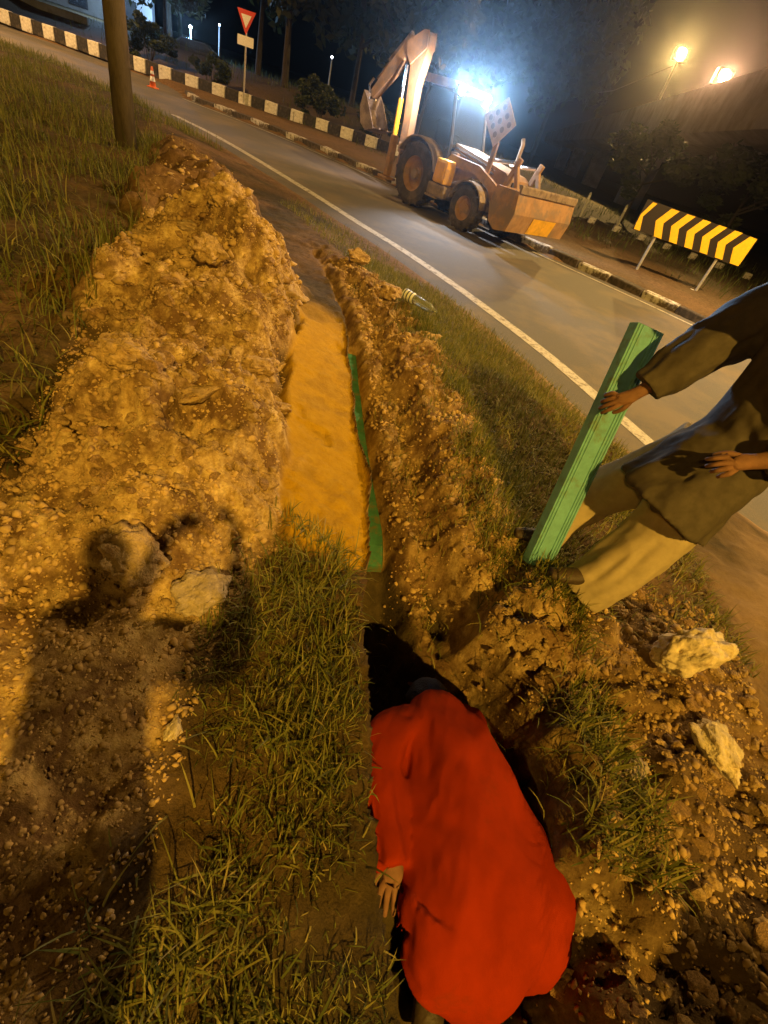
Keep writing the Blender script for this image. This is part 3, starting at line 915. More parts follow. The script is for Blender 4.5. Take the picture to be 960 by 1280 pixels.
# --- the person in the red shirt, on hands and knees in the trench
red = thing('person', 'person in a red shirt bent down into the trench with back turned', 'person', (0, 0, 0))
nd = {
    'pelvis': (Vector((.70, .36, .12)), (.14, .12)), 'belly': (Vector((.63, .52, .13)), .12), 'chest': (Vector((.53, .74, .13)), (.14, .11)),
    'neckb': (Vector((.45, .93, .13)), .07), 'head0': (Vector((.45, 1.0, .05)), .07), 'head1': (Vector((.46, 1.05, -.04)), .09), 'head2': (Vector((.45, 1.07, -.14)), .06),
    'lsh': (Vector((.35, .84, .14)), .06), 'lelbow': (Vector((.27, .62, .225)), .045), 'Lwrist': (Vector((.375, .435, .25)), .03),
    'rsh': (Vector((.62, .96, .13)), .06), 'relbow': (Vector((.66, 1.12, -.06)), .045), 'Rwrist': (Vector((.50, 1.28, -.22)), .03),
    'lhip': (Vector((.60, .33, .06)), .09), 'lknee': (Vector((.58, .52, -.22)), .065), 'lank': (Vector((.68, .24, -.27)), .045), 'ltoe': (Vector((.70, .13, -.29)), .035),
    'rhip': (Vector((.80, .40, .06)), .09), 'rknee': (Vector((.74, .60, -.22)), .065), 'rank': (Vector((.80, .26, -.26)), .045), 'rtoe': (Vector((.82, .14, -.29)), .035)}
ed = [('pelvis', 'belly'), ('belly', 'chest'), ('chest', 'neckb'), ('neckb', 'head0'), ('head0', 'head1'), ('head1', 'head2'), ('chest', 'lsh'), ('lsh', 'lelbow'),
      ('lelbow', 'Lwrist'), ('chest', 'rsh'), ('rsh', 'relbow'), ('relbow', 'Rwrist'), ('pelvis', 'lhip'), ('lhip', 'lknee'), ('lknee', 'lank'), ('lank', 'ltoe'),
      ('pelvis', 'rhip'), ('rhip', 'rknee'), ('rknee', 'rank'), ('rank', 'rtoe')]
add_hand(nd, ed, 'L', (.375, .435, .25), (.12, -.62, -.4), (-.3, 0, 1), (-1, 0, -.2), .22, 1.02)
add_hand(nd, ed, 'R', (.50, 1.28, -.22), (-.4, .7, -.3), (0, .3, 1), (-1, -.3, 0), .5)
skin_body('body', nd, ed, 'pelvis', skin_m, red)
b = MB()
loft(b, [(.425, 1.015, .15, .075, .06, .2), (.45, .965, .165, .13, .085, .4), (.475, .90, .165, .195, .115, .5), (.54, .76, .165, .225, .15, .6), (.61, .60, .17, .255, .165, .7),
         (.69, .44, .17, .29, .175, .8), (.71, .38, .15, .295, .17, 1), (.685, .315, .10, .262, .15, 1.4), (.635, .26, .02, .215, .12, 1.7)],
     (.88, .47, 0), 60, 72, .014, 4, 4)
loft(b, [(.38, .88, .17, .09, .08, .3), (.30, .80, .20, .088, .075, .8), (.265, .68, .22, .078, .068, 1.5), (.31, .56, .24, .066, .058, 1.9), (.375, .41, .255, .05, .045, 1.9)], (1, .2, 0), 26, 32, .010, 3, 8)
loft(b, [(.60, .95, .13, .08, .075, .3), (.645, 1.03, .06, .068, .065, .8), (.66, 1.10, -.04, .06, .058, 1.2)], (1, -.2, 0), 20, 32, .006, 3, 9)
CRS = [((.335, .86, .25), (.34, .64, .22), .014, -.022), ((.355, .80, .25), (.375, .60, .24), .012, -.016), ((.30, .84, .22), (.29, .66, .21), .010, -.012),
       ((.50, .42, .27), (.41, .30, .20), .014, -.014), ((.52, .35, .27), (.43, .22, .18), .014, .010), ((.47, .24, .2), (.62, .40, .31), .02, -.007),
       ((.84, .33, .26), (.78, .22, .13), .012, -.018), ((.76, .36, .31), (.70, .22, .17), .02, -.008), ((.45, .58, .28), (.60, .50, .33), .03, -.006),
       ((.43, .88, .27), (.62, .78, .31), .05, .008)]
cloth('shirt', b, red_cloth, red, .0085, 4, CRS, (.0075, 6, 1.3, .65, 1))
b = MB()
loft(b, [(.72, .36, .08, .17, .13), (.72, .42, -.02, .17, .14), (.64, .48, -.14, .1, .1), (.58, .54, -.22, .085, .085), (.66, .34, -.26, .07, .065), (.69, .25, -.27, .06, .055)], (1, .1, 0), 30, 30, .006, 3, 2)
loft(b, [(.76, .40, .04, .12, .12), (.76, .54, -.14, .1, .1), (.75, .61, -.22, .085, .085), (.80, .36, -.25, .07, .065), (.81, .27, -.26, .06, .055)], (1, .1, 0), 26, 30, .006, 3, 3)
cloth('trousers', b, dark_cloth, red, .012, 3)
for x, y, z in ((.69, .17, -.28), (.815, .18, -.27)):
    b = MB(); loft(b, [(x - .01, y + .10, z + .02, .05, .05), (x, y, z, .055, .05), (x + .01, y - .07, z - .02, .05, .04), (x + .015, y - .11, z - .03, .03, .025)], (1, 0, 0), 14, 20)
    cloth('boot', b, leather, red, .009, 3)
# short black hair over the bowed head
hv = MB()
import bmesh as _bm
bm_ = _bm.new(); _bm.ops.create_icosphere(bm_, subdivisions=4, radius=1)
for v in bm_.verts:
    p = v.co; k = 1 + .05 * (vnoise(np.array([p.x * 9]), np.array([p.y * 9 + p.z * 6]), 4)[0])
    v.co = Vector((.45, 1.06, .055)) + Vector((p.x * .098 * k, p.y * .108 * k, p.z * .098 * k))
me = bpy.data.meshes.new('hair'); bm_.to_mesh(me); bm_.free(); me.materials.append(hair_m)
me.polygons.foreach_set('use_smooth', [True] * len(me.polygons))
link('hair', me, red)

# --- the person in brown holding the duct upright
brn = thing('person', 'person in a loose brown kurta and khaki trousers holding up the green duct', 'person', (0, 0, 0))
gB = .27
hand_at = held.matrix_world @ Vector((.0, -.0, .86))
Wr = Vector((.875, 2.085, 1.245))
nd = {
    'pelvis': (Vector((1.30, 1.98, 1.20)), (.15, .12)), 'belly': (Vector((1.31, 1.97, 1.38)), (.14, .11)), 'chest': (Vector((1.29, 1.93, 1.56)), (.16, .12)),
    'neck': (Vector((1.20, 1.86, 1.74)), .055), 'head0': (Vector((1.13, 1.81, 1.80)), .075), 'head1': (Vector((1.09, 1.79, 1.88)), .095), 'head2': (Vector((1.09, 1.80, 1.96)), .075),
    'rsh': (Vector((1.23, 2.12, 1.75)), .065), 'relbow': (Vector((1.06, 2.13, 1.50)), .047), 'Rwrist': (Wr, .030),
    'lsh': (Vector((1.34, 1.75, 1.66)), .065), 'lelbow': (Vector((1.42, 1.66, 1.42)), .047), 'Lwrist': (Vector((1.19, 1.66, 1.28)), .031),
    'lhip': (Vector((1.30, 1.88, 1.12)), .09), 'lknee': (Vector((1.19, 1.82, .74)), .06), 'lank': (Vector((1.10, 1.75, .36)), .045), 'ltoe': (Vector((.99, 1.70, .30)), .035),
    'rhip': (Vector((1.26, 2.08, 1.12)), .085), 'rknee': (Vector((1.05, 2.13, .74)), .055), 'rank': (Vector((.91, 2.05, .37)), .045), 'rtoe': (Vector((.80, 2.01, .32)), .035)}
ed = [('pelvis', 'belly'), ('belly', 'chest'), ('chest', 'neck'), ('neck', 'head0'), ('head0', 'head1'), ('head1', 'head2'), ('chest', 'lsh'), ('lsh', 'lelbow'),
      ('lelbow', 'Lwrist'), ('chest', 'rsh'), ('rsh', 'relbow'), ('relbow', 'Rwrist'), ('pelvis', 'lhip'), ('lhip', 'lknee'), ('lknee', 'lank'), ('lank', 'ltoe'),
      ('pelvis', 'rhip'), ('rhip', 'rknee'), ('rknee', 'rank'), ('rank', 'rtoe')]
add_hand(nd, ed, 'R', Wr, (-.72, .02, -.6), (-.2, -.8, .5), (.5, -.3, -.6), .5, 1.05)
add_hand(nd, ed, 'L', (1.19, 1.66, 1.28), (-.85, -.38, -.25), (.25, -.6, .75), (-.1, .4, 1), .8, 1.0)
skin_body('body', nd, ed, 'pelvis', skin_m, brn)
b = MB()
loft(b, [(1.20, 1.87, 1.73, .10, .09, .2), (1.26, 1.92, 1.64, .22, .14, .5), (1.31, 1.95, 1.46, .22, .16, .7), (1.32, 1.97, 1.24, .22, .17, 1), (1.25, 1.92, 1.06, .25, .20, 1.3), (1.185, 1.89, .885, .285, .235, 1.7)],
     (.25, 1, 0), 50, 64, .016, 3, 14)
loft(b, [(1.27, 2.10, 1.77, .10, .10, .5), (1.18, 2.15, 1.69, .11, .115, 1), (1.05, 2.14, 1.51, .105, .105, 1.4), (.90, 2.09, 1.28, .062, .066, 1.4)], (0, 1, .3), 30, 36, .010, 3, 18)
loft(b, [(1.34, 1.78, 1.64, .09, .09, .5), (1.43, 1.69, 1.50, .085, .09, 1), (1.38, 1.67, 1.38, .08, .085, 1.4), (1.26, 1.665, 1.315, .068, .075, 1.4)], (0, .5, 1), 30, 36, .010, 3, 19)
KC = [((1.16, 1.72, 1.15), (1.02, 1.72, .86), .03, .016), ((1.24, 1.68, 1.12), (1.16, 1.66, .85), .03, -.016), ((1.05, 1.85, 1.2), (.93, 1.86, .86), .035, .016),
      ((1.12, 1.76, 1.45), (1.10, 1.73, 1.0), .012, -.010), ((1.07, 1.8, 1.1), (1.0, 1.78, .86), .02, -.014), ((1.17, 2.05, 1.66), (1.0, 2.05, 1.42), .016, -.014),
      ((1.2, 2.04, 1.56), (1.06, 2.04, 1.42), .014, -.012), ((1.1, 2.03, 1.55), (.96, 2.03, 1.34), .018, .010), ((1.12, 1.9, 1.5), (1.22, 1.72, 1.35), .03, -.014), ((1.14, 1.84, 1.4), (1.3, 1.7, 1.2), .025, -.012)]
cloth('kurta', b, brown_cloth, brn, .009, 4, KC, (.012, 5.5, 1, 1, .45))
b = MB()
loft(b, [(1.28, 1.93, 1.15, .17, .14), (1.26, 1.88, 1.0, .15, .15), (1.21, 1.785, .74, .135, .13), (1.12, 1.735, .52, .13, .12), (1.055, 1.71, .37, .125, .11)], (1, -.2, 0), 36, 48, .016, 3, 24)
loft(b, [(1.27, 2.05, 1.12, .14, .14), (1.17, 2.10, .9, .14, .13), (1.04, 2.13, .70, .125, .115), (.95, 2.09, .52, .105, .10), (.90, 2.04, .39, .09, .085)], (1, -.2, 0), 36, 48, .014, 3, 25)
TC = [((1.16, 1.68, .8), (1.08, 1.64, .42), .022, -.014), ((1.1, 1.68, .75), (1.0, 1.66, .38), .02, -.012), ((1.22, 1.66, .72), (1.14, 1.64, .5), .02, .012),
      ((1.0, 1.94, .75), (.93, 1.92, .45), .025, -.014), ((1.2, 1.68, .56), (1.02, 1.66, .47), .018, -.010), ((1.14, 1.66, .42), (1.02, 1.65, .37), .014, .012)]
cloth('trousers', b, khaki_cloth, brn, .009, 3, TC, (.008, 5, 1, 1, .5))
for (x, y) in ((1.0, 1.70), (.86, 2.02)):
    zs = max(gz(x, y), gz(x - .1, y)) - .30 + .045
    b = MB(); loft(b, [(x + .08, y + .02, .33 + zs, .035, .04), (x + .03, y + .01, .32 + zs, .042, .045), (x - .08, y - .01, .305 + zs, .045, .032), (x - .15, y - .02, .30 + zs, .032, .022)], (0, 1, 0), 14, 20)
    cloth('shoe', b, leather, brn, .008, 3)
b = MB(); b.lathe([(.0, .105), (.06, .09), (.094, .03), (.098, -.02), (.088, -.06)], (1.095, 1.80, 1.895), (0.1, 0, 1), 24)
b.build('hair', hair_m, brn, True)

# --- the photographer, whose long shadow falls over the heap
pho = thing('person', 'photographer standing beside the trench with both forearms raised', 'person', (0, 0, .03))
pho.scale = (.95, 1, .9)
nd = {
    'pelvis': (Vector((-.13, -.52, 1.16)), (.15, .12)), 'belly': (Vector((-.13, -.53, 1.32)), (.14, .11)), 'chest': (Vector((-.13, -.53, 1.52)), (.17, .12)),
    'neck': (Vector((-.13, -.52, 1.74)), .055), 'head0': (Vector((-.13, -.50, 1.82)), .075), 'head1': (Vector((-.13, -.50, 1.92)), .095), 'head2': (Vector((-.13, -.51, 2.0)), .075),
    'rsh': (Vector((.06, -.52, 1.64)), .065), 'relbow': (Vector((.22, -.34, 1.50)), .047), 'Rwrist': (Vector((.14, -.17, 1.78)), .030),
    'lsh': (Vector((-.26, -.52, 1.64)), .055), 'lelbow': (Vector((-.17, -.34, 1.46)), .047), 'Lwrist': (Vector((-.12, -.18, 1.74)), .031),
    'lhip': (Vector((-.20, -.52, 1.10)), .09), 'lknee': (Vector((-.20, -.46, .74)), .065), 'lank': (Vector((-.21, -.46, .37)), .045), 'ltoe': (Vector((-.22, -.33, .32)), .035),
    'rhip': (Vector((-.07, -.52, 1.10)), .09), 'rknee': (Vector((-.08, -.46, .74)), .065), 'rank': (Vector((-.06, -.46, .37)), .045), 'rtoe': (Vector((-.05, -.34, .32)), .035)}
ed = [('pelvis', 'belly'), ('belly', 'chest'), ('chest', 'neck'), ('neck', 'head0'), ('head0', 'head1'), ('head1', 'head2'), ('chest', 'lsh'), ('lsh', 'lelbow'),
      ('lelbow', 'Lwrist'), ('chest', 'rsh'), ('rsh', 'relbow'), ('relbow', 'Rwrist'), ('pelvis', 'lhip'), ('lhip', 'lknee'), ('lknee', 'lank'), ('lank', 'ltoe'),
      ('pelvis', 'rhip'), ('rhip', 'rknee'), ('rknee', 'rank'), ('rank', 'rtoe')]
add_hand(nd, ed, 'R', (.14, -.17, 1.78), (-.5, .55, .55), (.6, .5, 0), (-.2, -.3, 1), .5)
add_hand(nd, ed, 'L', (-.12, -.18, 1.74), (.5, .45, .6), (-.6, .5, 0), (.2, -.3, 1), .5)
skin_body('body', nd, ed, 'pelvis', skin_m, pho)
b = MB()
loft(b, [(-.13, -.52, 1.70, .10, .09), (-.13, -.53, 1.63, .18, .12), (-.13, -.53, 1.4, .165, .13), (-.13, -.52, 1.05, .17, .14)], (1, 0, 0), 30, 40, .008, 3, 30)
loft(b, [(.03, -.52, 1.63, .09, .09), (.15, -.43, 1.55, .08, .08), (.22, -.34, 1.52, .07, .07), (.17, -.23, 1.70, .055, .055)], (0, 0, 1), 16, 24, .004)
loft(b, [(-.24, -.52, 1.63, .07, .07), (-.21, -.42, 1.52, .065, .065), (-.16, -.34, 1.49, .055, .055)], (0, 0, 1), 16, 24, .004)
cloth('shirt', b, brown_cloth, pho, .012, 3)
b = MB()
loft(b, [(-.13, -.52, 1.16, .18, .14), (-.22, -.52, 1.0, .12, .12), (-.20, -.47, .74, .09, .09), (-.21, -.46, .40, .085, .085)], (1, 0, 0), 24, 30, .006, 3, 31)
loft(b, [(-.11, -.52, 1.14, .17, .14), (-.03, -.52, 1.0, .12, .12), (-.08, -.47, .74, .09, .09), (-.06, -.46, .40, .085, .085)], (1, 0, 0), 24, 30, .006, 3, 32)
cloth('trousers', b, dark_cloth, pho, .012, 3)

# ------------------------------------------------------------------ plastic bottle
bt = thing('plastic_bottle', 'crumpled clear plastic bottle with a striped bluish white label lying on the trench lip', 'bottle')
clearp = mat('clear_plastic', (.55, .60, .5), .15, .05, 20, .2, 30, trans=.75)
lab_w = mat('label_white', (.80, .84, .92), .45, .04, 30)
lab_b = mat('label_blue', (.06, .09, .2), .45, .04, 30)
bt.scale = (.72, .72, .72)
bo = Vector((-.55 / .72, 5.2 / .72, (gz(-.55, 5.2) + .07) / .72)); ba = Vector((.9, -.42, -.05)).normalized()
b = MB(); b.lathe([(.0, .18), (.062, .18), (.066, .24), (.060, .30), (.066, .36), (.064, .46), (.03, .54), (.018, .56), (.018, .6), (0, .6)], bo, ba, 24); b.build('body', clearp, bt, True)
b = MB(); b.lathe([(0, 0), (.07, 0), (.075, .015), (.075, .165), (.07, .18), (0, .18)], bo, ba, 24); lab = b.build('label', lab_w, bt)
for k in range(3):
    b = MB(); b.lathe([(.0755, .02 + .055 * k), (.078, .022 + .055 * k), (.078, .038 + .055 * k), (.0755, .04 + .055 * k)], bo, ba, 24); b.build('stripe', lab_b, lab)

# ------------------------------------------------------------------ pole, cone, signs
steel = mat('weathered_concrete_pole', (.12, .095, .07), .8, .15, 6, .3, 50, stretch=(3, 3, .6), col2=(.07, .055, .04), c2amt=.4, c2scale=3)
galv = mat('galvanised_steel', (.42, .41, .38), .5, .1, 20, .05, 60, metal=.3)
pole = thing('utility_pole', 'thick bare utility pole standing in the grass behind the heap', 'pole', (-5.92, 8.5, 0))
b = MB(); b.tube([(0, 0, -.2), (0, 0, 3), (0, 0, 8.5)], [.155, .14, .105], 20); b.build('shaft', steel, pole, True)
b = MB(); b.box((0, 0, 8.0), (1.6, .1, .1), bev=.01); b.build('crossarm', steel, pole)

orange = mat('cone_orange', (.75, .16, .03), .5, .08, 20)
wht = mat('reflective_white', (.75, .74, .7), .5, .06, 20)
cone = thing('traffic_cone', 'orange and white traffic cone standing on the road by the painted kerb', 'traffic cone', (-13.9, 21.9, 0)); cone.scale = (.62, .62, .66)
b = MB(); b.box((0, 0, .03), (.5, .5, .06), bev=.02); b.build('base', orange, cone)
b = MB(); b.lathe([(.19, .06), (.15, .28), (.152, .28), (.11, .55), (.112, .55), (.075, .78), (.05, .95), (.0, .95)], (0, 0, 0), (0, 0, 1), 20); b.build('body', orange, cone, True)
b = MB(); b.lathe([(.158, .30), (.118, .52), (.113, .52)], (0, 0, 0), (0, 0, 1), 20)
b.lathe([(.105, .62), (.082, .76), (.078, .76)], (0, 0, 0), (0, 0, 1), 20); b.build('reflective_band', wht, cone, True)

red_s = mat('sign_red', (.55, .05, .02), .5, .06, 20)
yel_s = mat('sign_yellow', (.88, .52, .02), .5, .06, 20, emit=None)
blk_s = mat('sign_black', (.018, .012, .010), .55, .1, 20)
ysz = thing('yield_sign', 'small triangular give way sign above a blank white plate on a thin post', 'road sign', (-12.1, 26.0, .12))
b = MB(); b.tube([(0, 0, 0), (0, 0, 2.95)], .035, 10); b.build('post', galv, ysz)
def tri(cx, cz, w_, h_, y0, y1, M, nm, par):
    b = MB(); b.prism([(cx - w_ / 2, cz + h_ / 2), (cx + w_ / 2, cz + h_ / 2), (cx, cz - h_ / 2)], y0, y1); return b.build(nm, M, par)
tri(0, 2.68, .82, .74, -.06, -.04, red_s, 'sign_panel', ysz)
tri(0, 2.71, .46, .40, -.066, -.061, wht, 'white_centre', ysz)
b = MB(); b.box((0, -.05, 2.12), (.72, .02, .32), bev=.004); b.build('plate', wht, ysz)
b = MB(); b.box((0, 0, .04), (.35, .35, .12), bev=.03); b.build('footing', white_kerb, ysz)

chev = thing('chevron_sign', 'wide black board with yellow chevrons pointing left on two posts', 'road sign', (0, 15.9, 0))
b = MB(); b.prism([(3.93, 1.04), (7.05, 1.00), (7.05, 1.70), (3.93, 1.74)], -.012, .012); b.build('board', blk_s, chev)
W8 = 3.12
for k in range(7):
    x0 = 3.97 + k * .445
    pts_ = [(x0 + .20, 1.715), (x0 + .42, 1.715), (x0 + .20, 1.37), (x0 + .36, 1.035), (x0 + .14, 1.035), (x0 - .02, 1.37)]
    if k == 0: pts_ = [(x0 + .12, 1.715), (x0 + .24, 1.715), (x0 + .06, 1.37), (x0 + .17, 1.05), (x0 + .0, 1.05), (x0 - .02, 1.2), (x0 - .02, 1.4)]
    if k == 6: pts_ = [(x0 + .20, 1.70), (x0 + .395, 1.69), (x0 + .395, 1.02), (x0 + .14, 1.02), (x0 - .02, 1.36)]
    b = MB(); b.prism(pts_, -.02, -.0125); b.build('chevron', yel_s, chev)
for x in (4.62, 6.44):
    b = MB(); b.tube([(x, .05, -.02), (x, .05, 1.6)], .04, 10); b.build('post', galv, chev)
    b = MB(); b.box((x, .05, .10), (.3, .3, .12), bev=.03); b.build('footing', white_kerb, chev)

# low marker posts behind the kerb
for i, x in enumerate((1.9, 4.3, 6.1, 7.9)):
    mp_ = thing('marker_post', ['white topped marker post just past the bucket of the digger', 'second short marker post behind the painted kerb past the bucket', 'third short marker post behind the painted kerb left of the chevron board',
                                'short marker post behind the left end of the chevron board'][i], 'marker post', (x, 27.6, .15), 0, 'short marker posts behind the kerb')
    b = MB(); b.prism([(-.05, 0), (.05, 0), (.05, .98), (0, 1.06), (-.05, 1.0)], -.05, .05); b.build('post', galv, mp_)
    b = MB(); b.box((0, -.053, .85), (.09, .004, .16)); b.build('reflector', wht, mp_)

# ------------------------------------------------------------------ backhoe loader
yel = mat('digger_paint', (.34, .20, .095), .55, .16, 4, .05, 60, col2=(.22, .16, .11), c2amt=.5, c2scale=2.2)
yel2 = mat('clean_yellow_paint', (.72, .40, .02), .5, .1, 5, .05, 60, col2=(.42, .24, .05), c2amt=.3, c2scale=3)
dsteel = mat('dusty_steel', (.24, .18, .12), .6, .2, 5, .15, 50, col2=(.12, .085, .06), c2amt=.4, c2scale=3)
chrome = mat('chrome_rod', (.7, .68, .65), .18, .03, 10, metal=1)
rubber = mat('dusty_rubber', (.055, .047, .04), .85, .25, 8, .3, 40, col2=(.12, .095, .07), c2amt=.35, c2scale=3)
cabm = mat('cab_frame', (.05, .045, .045), .5, .15, 6)
glass = mat('cab_glass', (.35, .4, .45), .08, .02, 5, trans=.85)
board_m = mat('board_paint', (.62, .50, .40), .6, .08, 6, col2=(.4, .3, .2), c2amt=.25, c2scale=4)
dot_m = mat('board_dot', (.22, .15, .10), .6, .1, 6)
lampglass = mat('work_lamp_lens', (.9, .95, 1), .3, .02, 5, emit=(.42, .68, 1.0), estr=300)
glint = mat('added_rear_lens', (.9, .95, 1), .3, .02, 5, emit=(1.0, .9, .85), estr=25)
bh = thing('backhoe_loader', 'backhoe loader with two glaring work lamps driving along the road', 'backhoe loader', (-1.6, 15.5, 0), math.atan2(-.62, .79))
def part(name, M, fn, parent=bh, smooth=False):
    b = MB(); fn(b); return b.build(name, M, parent, smooth)
# chassis, hood
part('chassis', dsteel, lambda b: (b.box((.95, 0, .68), (3.5, .62, .34), bev=.04), b.box((-.75, 0, .75), (.5, 1.3, .6), bev=.05), b.tube([(0, -.9, .7), (0, .9, .7)], .12, 10), b.tube([(2.0, -.8, .48), (2.0, .8, .48)], .09, 10)))
hood = part('hood', yel, lambda b: b.prism([(.72, .86), (2.62, .86), (2.70, 1.0), (2.66, 1.30), (2.5, 1.38), (.72, 1.58)], -.42, .42))
part('grille', cabm, lambda b: b.box((2.70, 0, 1.08), (.03, .6, .34), bev=.01), hood)
for k in range(2):
    part('rail', chrome, lambda b: b.tube([(.75, -.43 - .02 * k, 1.50 - .07 * k), (2.2, -.43 - .02 * k, 1.34 - .07 * k)], .018, 8), hood)
part('exhaust', dsteel, lambda b: b.tube([(2.2, .25, 1.38), (2.2, .25, 1.95), (2.15, .25, 2.05)], .045, 10))
def wheel(x, side, r, wd, nl):
    y0 = side * (.95 - wd / 2)
    w_ = thing('wheel', None, None); w_.parent = bh
    b = MB(); h = wd / 2
    b.lathe([(r * .55, -h * .92), (r * .82, -h), (r * .95, -h * .85), (r * .965, 0), (r * .95, h * .85), (r * .82, h), (r * .55, h * .92), (r * .52, 0), (r * .55, -h * .92)], (x, y0, r), (0, 1, 0), 40)
    for k in range(nl):
        for sd in (-1, 1):
            a = 2 * math.pi * (k + .25 * sd) / nl
            rot = Matrix.Rotation(-a, 3, 'Y') @ Matrix.Rotation(.6 * sd, 3, 'Z')
            c = Vector((x, y0 + sd * h * .42, r)) + Vector((math.cos(a), 0, math.sin(a))) * r * .97
            b.box(c, (.06, h * 1.05, .05) if False else (.055, h * .95, .055), Matrix.Rotation(-a, 3, 'Y') @ Matrix.Rotation(.5 * sd, 3, 'X'))
    b.build('tyre', rubber, w_)
    b = MB()
    b.lathe([(0, side * h * .35), (r * .2, side * h * .38), (r * .22, side * h * .2), (r * .45, side * h * .25), (r * .5, side * h * .7), (r * .56, side * h * .85), (r * .56, side * h * .5), (r * .5, -side * h * .7)], (x, y0, r), (0, 1, 0), 32)
    b.build('rim', yel, w_)
for sd in (-1, 1):
    wheel(0, sd, .70, .46, 18)
    wheel(2.0, sd, .47, .34, 16)
    # rear fender
    prof = [(.80 * math.cos(a), .70 + .80 * math.sin(a)) for a in np.linspace(R(15), R(150), 12)]
    prof += [(.76 * math.cos(a), .70 + .76 * math.sin(a)) for a in np.linspace(R(150), R(15), 12)]
    part('rear_fender', dsteel, lambda b: b.prism(prof, sd * .45, sd * 1.0))
    prof2 = [(2.0 + .56 * math.cos(a), .47 + .56 * math.sin(a)) for a in np.linspace(R(10), R(170), 12)]
    prof2 += [(2.0 + .53 * math.cos(a), .47 + .53 * math.sin(a)) for a in np.linspace(R(170), R(10), 12)]
    part('front_fender', dsteel, lambda b: b.prism(prof2, sd * .55, sd * .97), smooth=False)
    # loader arm with its rams
    part('loader_arm', yel, lambda b: b.prism([(.82, 1.22), (.95, 1.36), (1.9, 1.34), (2.55, 1.12), (3.05, .72), (3.05, .56), (2.9, .56), (2.35, .98), (1.8, 1.16), (.9, 1.12)], sd * .60, sd * .70))
    part('loader_tower', yel, lambda b: b.prism([(.72, .6), (1.05, .6), (1.02, 1.4), (.8, 1.4)], sd * .47, sd * .58))
    part('lift_ram', dsteel, lambda b: b.tube([(.95, sd * .54, .72), (1.75, sd * .64, 1.02)], .055, 10))
    part('lift_ram_rod', chrome, lambda b: b.tube([(1.75, sd * .64, 1.02), (2.3, sd * .65, 1.08)], .03, 8))
    part('tilt_link', yel, lambda b: (b.box((2.72, sd * .44, 1.42), (.12, .09, .62), Matrix.Rotation(R(18), 3, 'Y'), bev=.015), b.box((2.92, sd * .44, 1.28), (.10, .09, .72), Matrix.Rotation(R(-28), 3, 'Y'), bev=.015)))
    part('tilt_ram', chrome, lambda b: b.tube([(1.9, sd * .45, 1.5), (2.68, sd * .45, 1.6)], .04, 8))
    # stabiliser legs
    part('stabiliser', yel, lambda b: (b.box((-1.12, sd * .82, .85), (.16, .16, .9), bev=.02), b.box((-1.12, sd * .82, .36), (.4, .35, .06), bev=.02)))
    part('side_step', dsteel, lambda b: (b.box((.82, sd * .8, .42), (.42, .3, .05), bev=.01), b.box((.82, sd * .72, .6), (.34, .06, .36), bev=.01)))
part('tool_box', yel2, lambda b: (b.box((.98, -.82, .98), (.42, .34, .50), bev=.05), b.box((.98, -.99, 1.0), (.30, .02, .34), bev=.01)))
part('fuel_tank', dsteel, lambda b: b.box((.95, -.78, .58), (.62, .36, .28), bev=.05))
# bucket
def bucket(b):
    prof = [(2.98, 1.18), (2.94, .80), (3.06, .50), (3.28, .38), (3.62, .44), (3.70, .80), (3.62, 1.20), (3.58, 1.20), (3.65, .80), (3.58, .48), (3.28, .42), (3.09, .53), (2.99, .80), (3.02, 1.18)]
    b.prism(prof, -1.15, 1.15)
    side = [(2.98, 1.18), (2.94, .80), (3.06, .50), (3.28, .38), (3.62, .44), (3.70, .80), (3.62, 1.20)]
    for s in (-1, 1): b.prism(side, s * 1.15, s * 1.19)
bk = part('bucket', yel, bucket)
part('cutting_edge', dsteel, lambda b: b.prism([(3.60, 1.18), (3.66, 1.18), (3.66, 1.30), (3.63, 1.33), (3.60, 1.30)], -1.17, 1.17), bk)
part('worn_patch', yel2, lambda b: b.prism([(3.625, .455), (3.712, .78), (3.718, .78), (3.631, .45)], -.42, .55), bk)
# cab
def cabf(b):
    for x, xt in ((-.55, -.5), (.72, .40)):
        for y in (-.62, .62):
            b.tube([(x, y, .95), (x + (.04 if x > 0 else 0), y, 1.5), (xt, y * .93, 2.5)], .045, 6)
    b.box((.08, 0, 1.0), (1.3, 1.26, .14), bev=.03)
    b.box((.72, 0, 1.5), (.06, 1.2, .08), bev=.01)
cab = part('cab', cabm, cabf)
part('roof', yel, lambda b: b.prism([(-.68, 2.5), (.42, 2.5), (.48, 2.56), (.38, 2.66), (-.6, 2.66)], -.66, .66), cab)
part('windscreen', glass, lambda b: b.prism([(.74, 1.55), (.755, 1.55), (.425, 2.49), (.41, 2.49)], -.56, .56), cab)
for sd in (-1, 1):
    part('side_glass', glass, lambda b: b.prism([(-.5, 1.1), (.68, 1.1), (.70, 1.5), (.40, 2.45), (-.46, 2.45)], sd * .60, sd * .612), cab)
part('seat', cabm, lambda b: (b.box((-.05, 0, 1.25), (.45, .46, .14), bev=.05), b.box((-.26, 0, 1.6), (.12, .46, .65), bev=.05)), cab)
part('steering_wheel', cabm, lambda b: (b.lathe([(.17, -.012), (.19, -.012), (.19, .012), (.17, .012), (.17, -.012)], (.38, 0, 1.62), (.5, 0, 1), 20), b.tube([(.38, 0, 1.62), (.5, 0, 1.2)], .02, 6)), cab)
for sd in (-1, 1):
    wl = part('work_lamp', cabm, lambda b: b.box((.46, sd * .50, 2.53), (.12, .24, .17), bev=.02))
    part('lens', lampglass, lambda b: b.lathe([(0, .004), (.09, .004), (.095, 0), (.09, -.01)], (.525, sd * .50, 2.53), (1, 0, -.1), 20), wl)
wl = part('work_lamp', cabm, lambda b: b.box((-.74, -.4, 2.48), (.1, .2, .15), bev=.02))  # added rear lamp, put in to light the boom
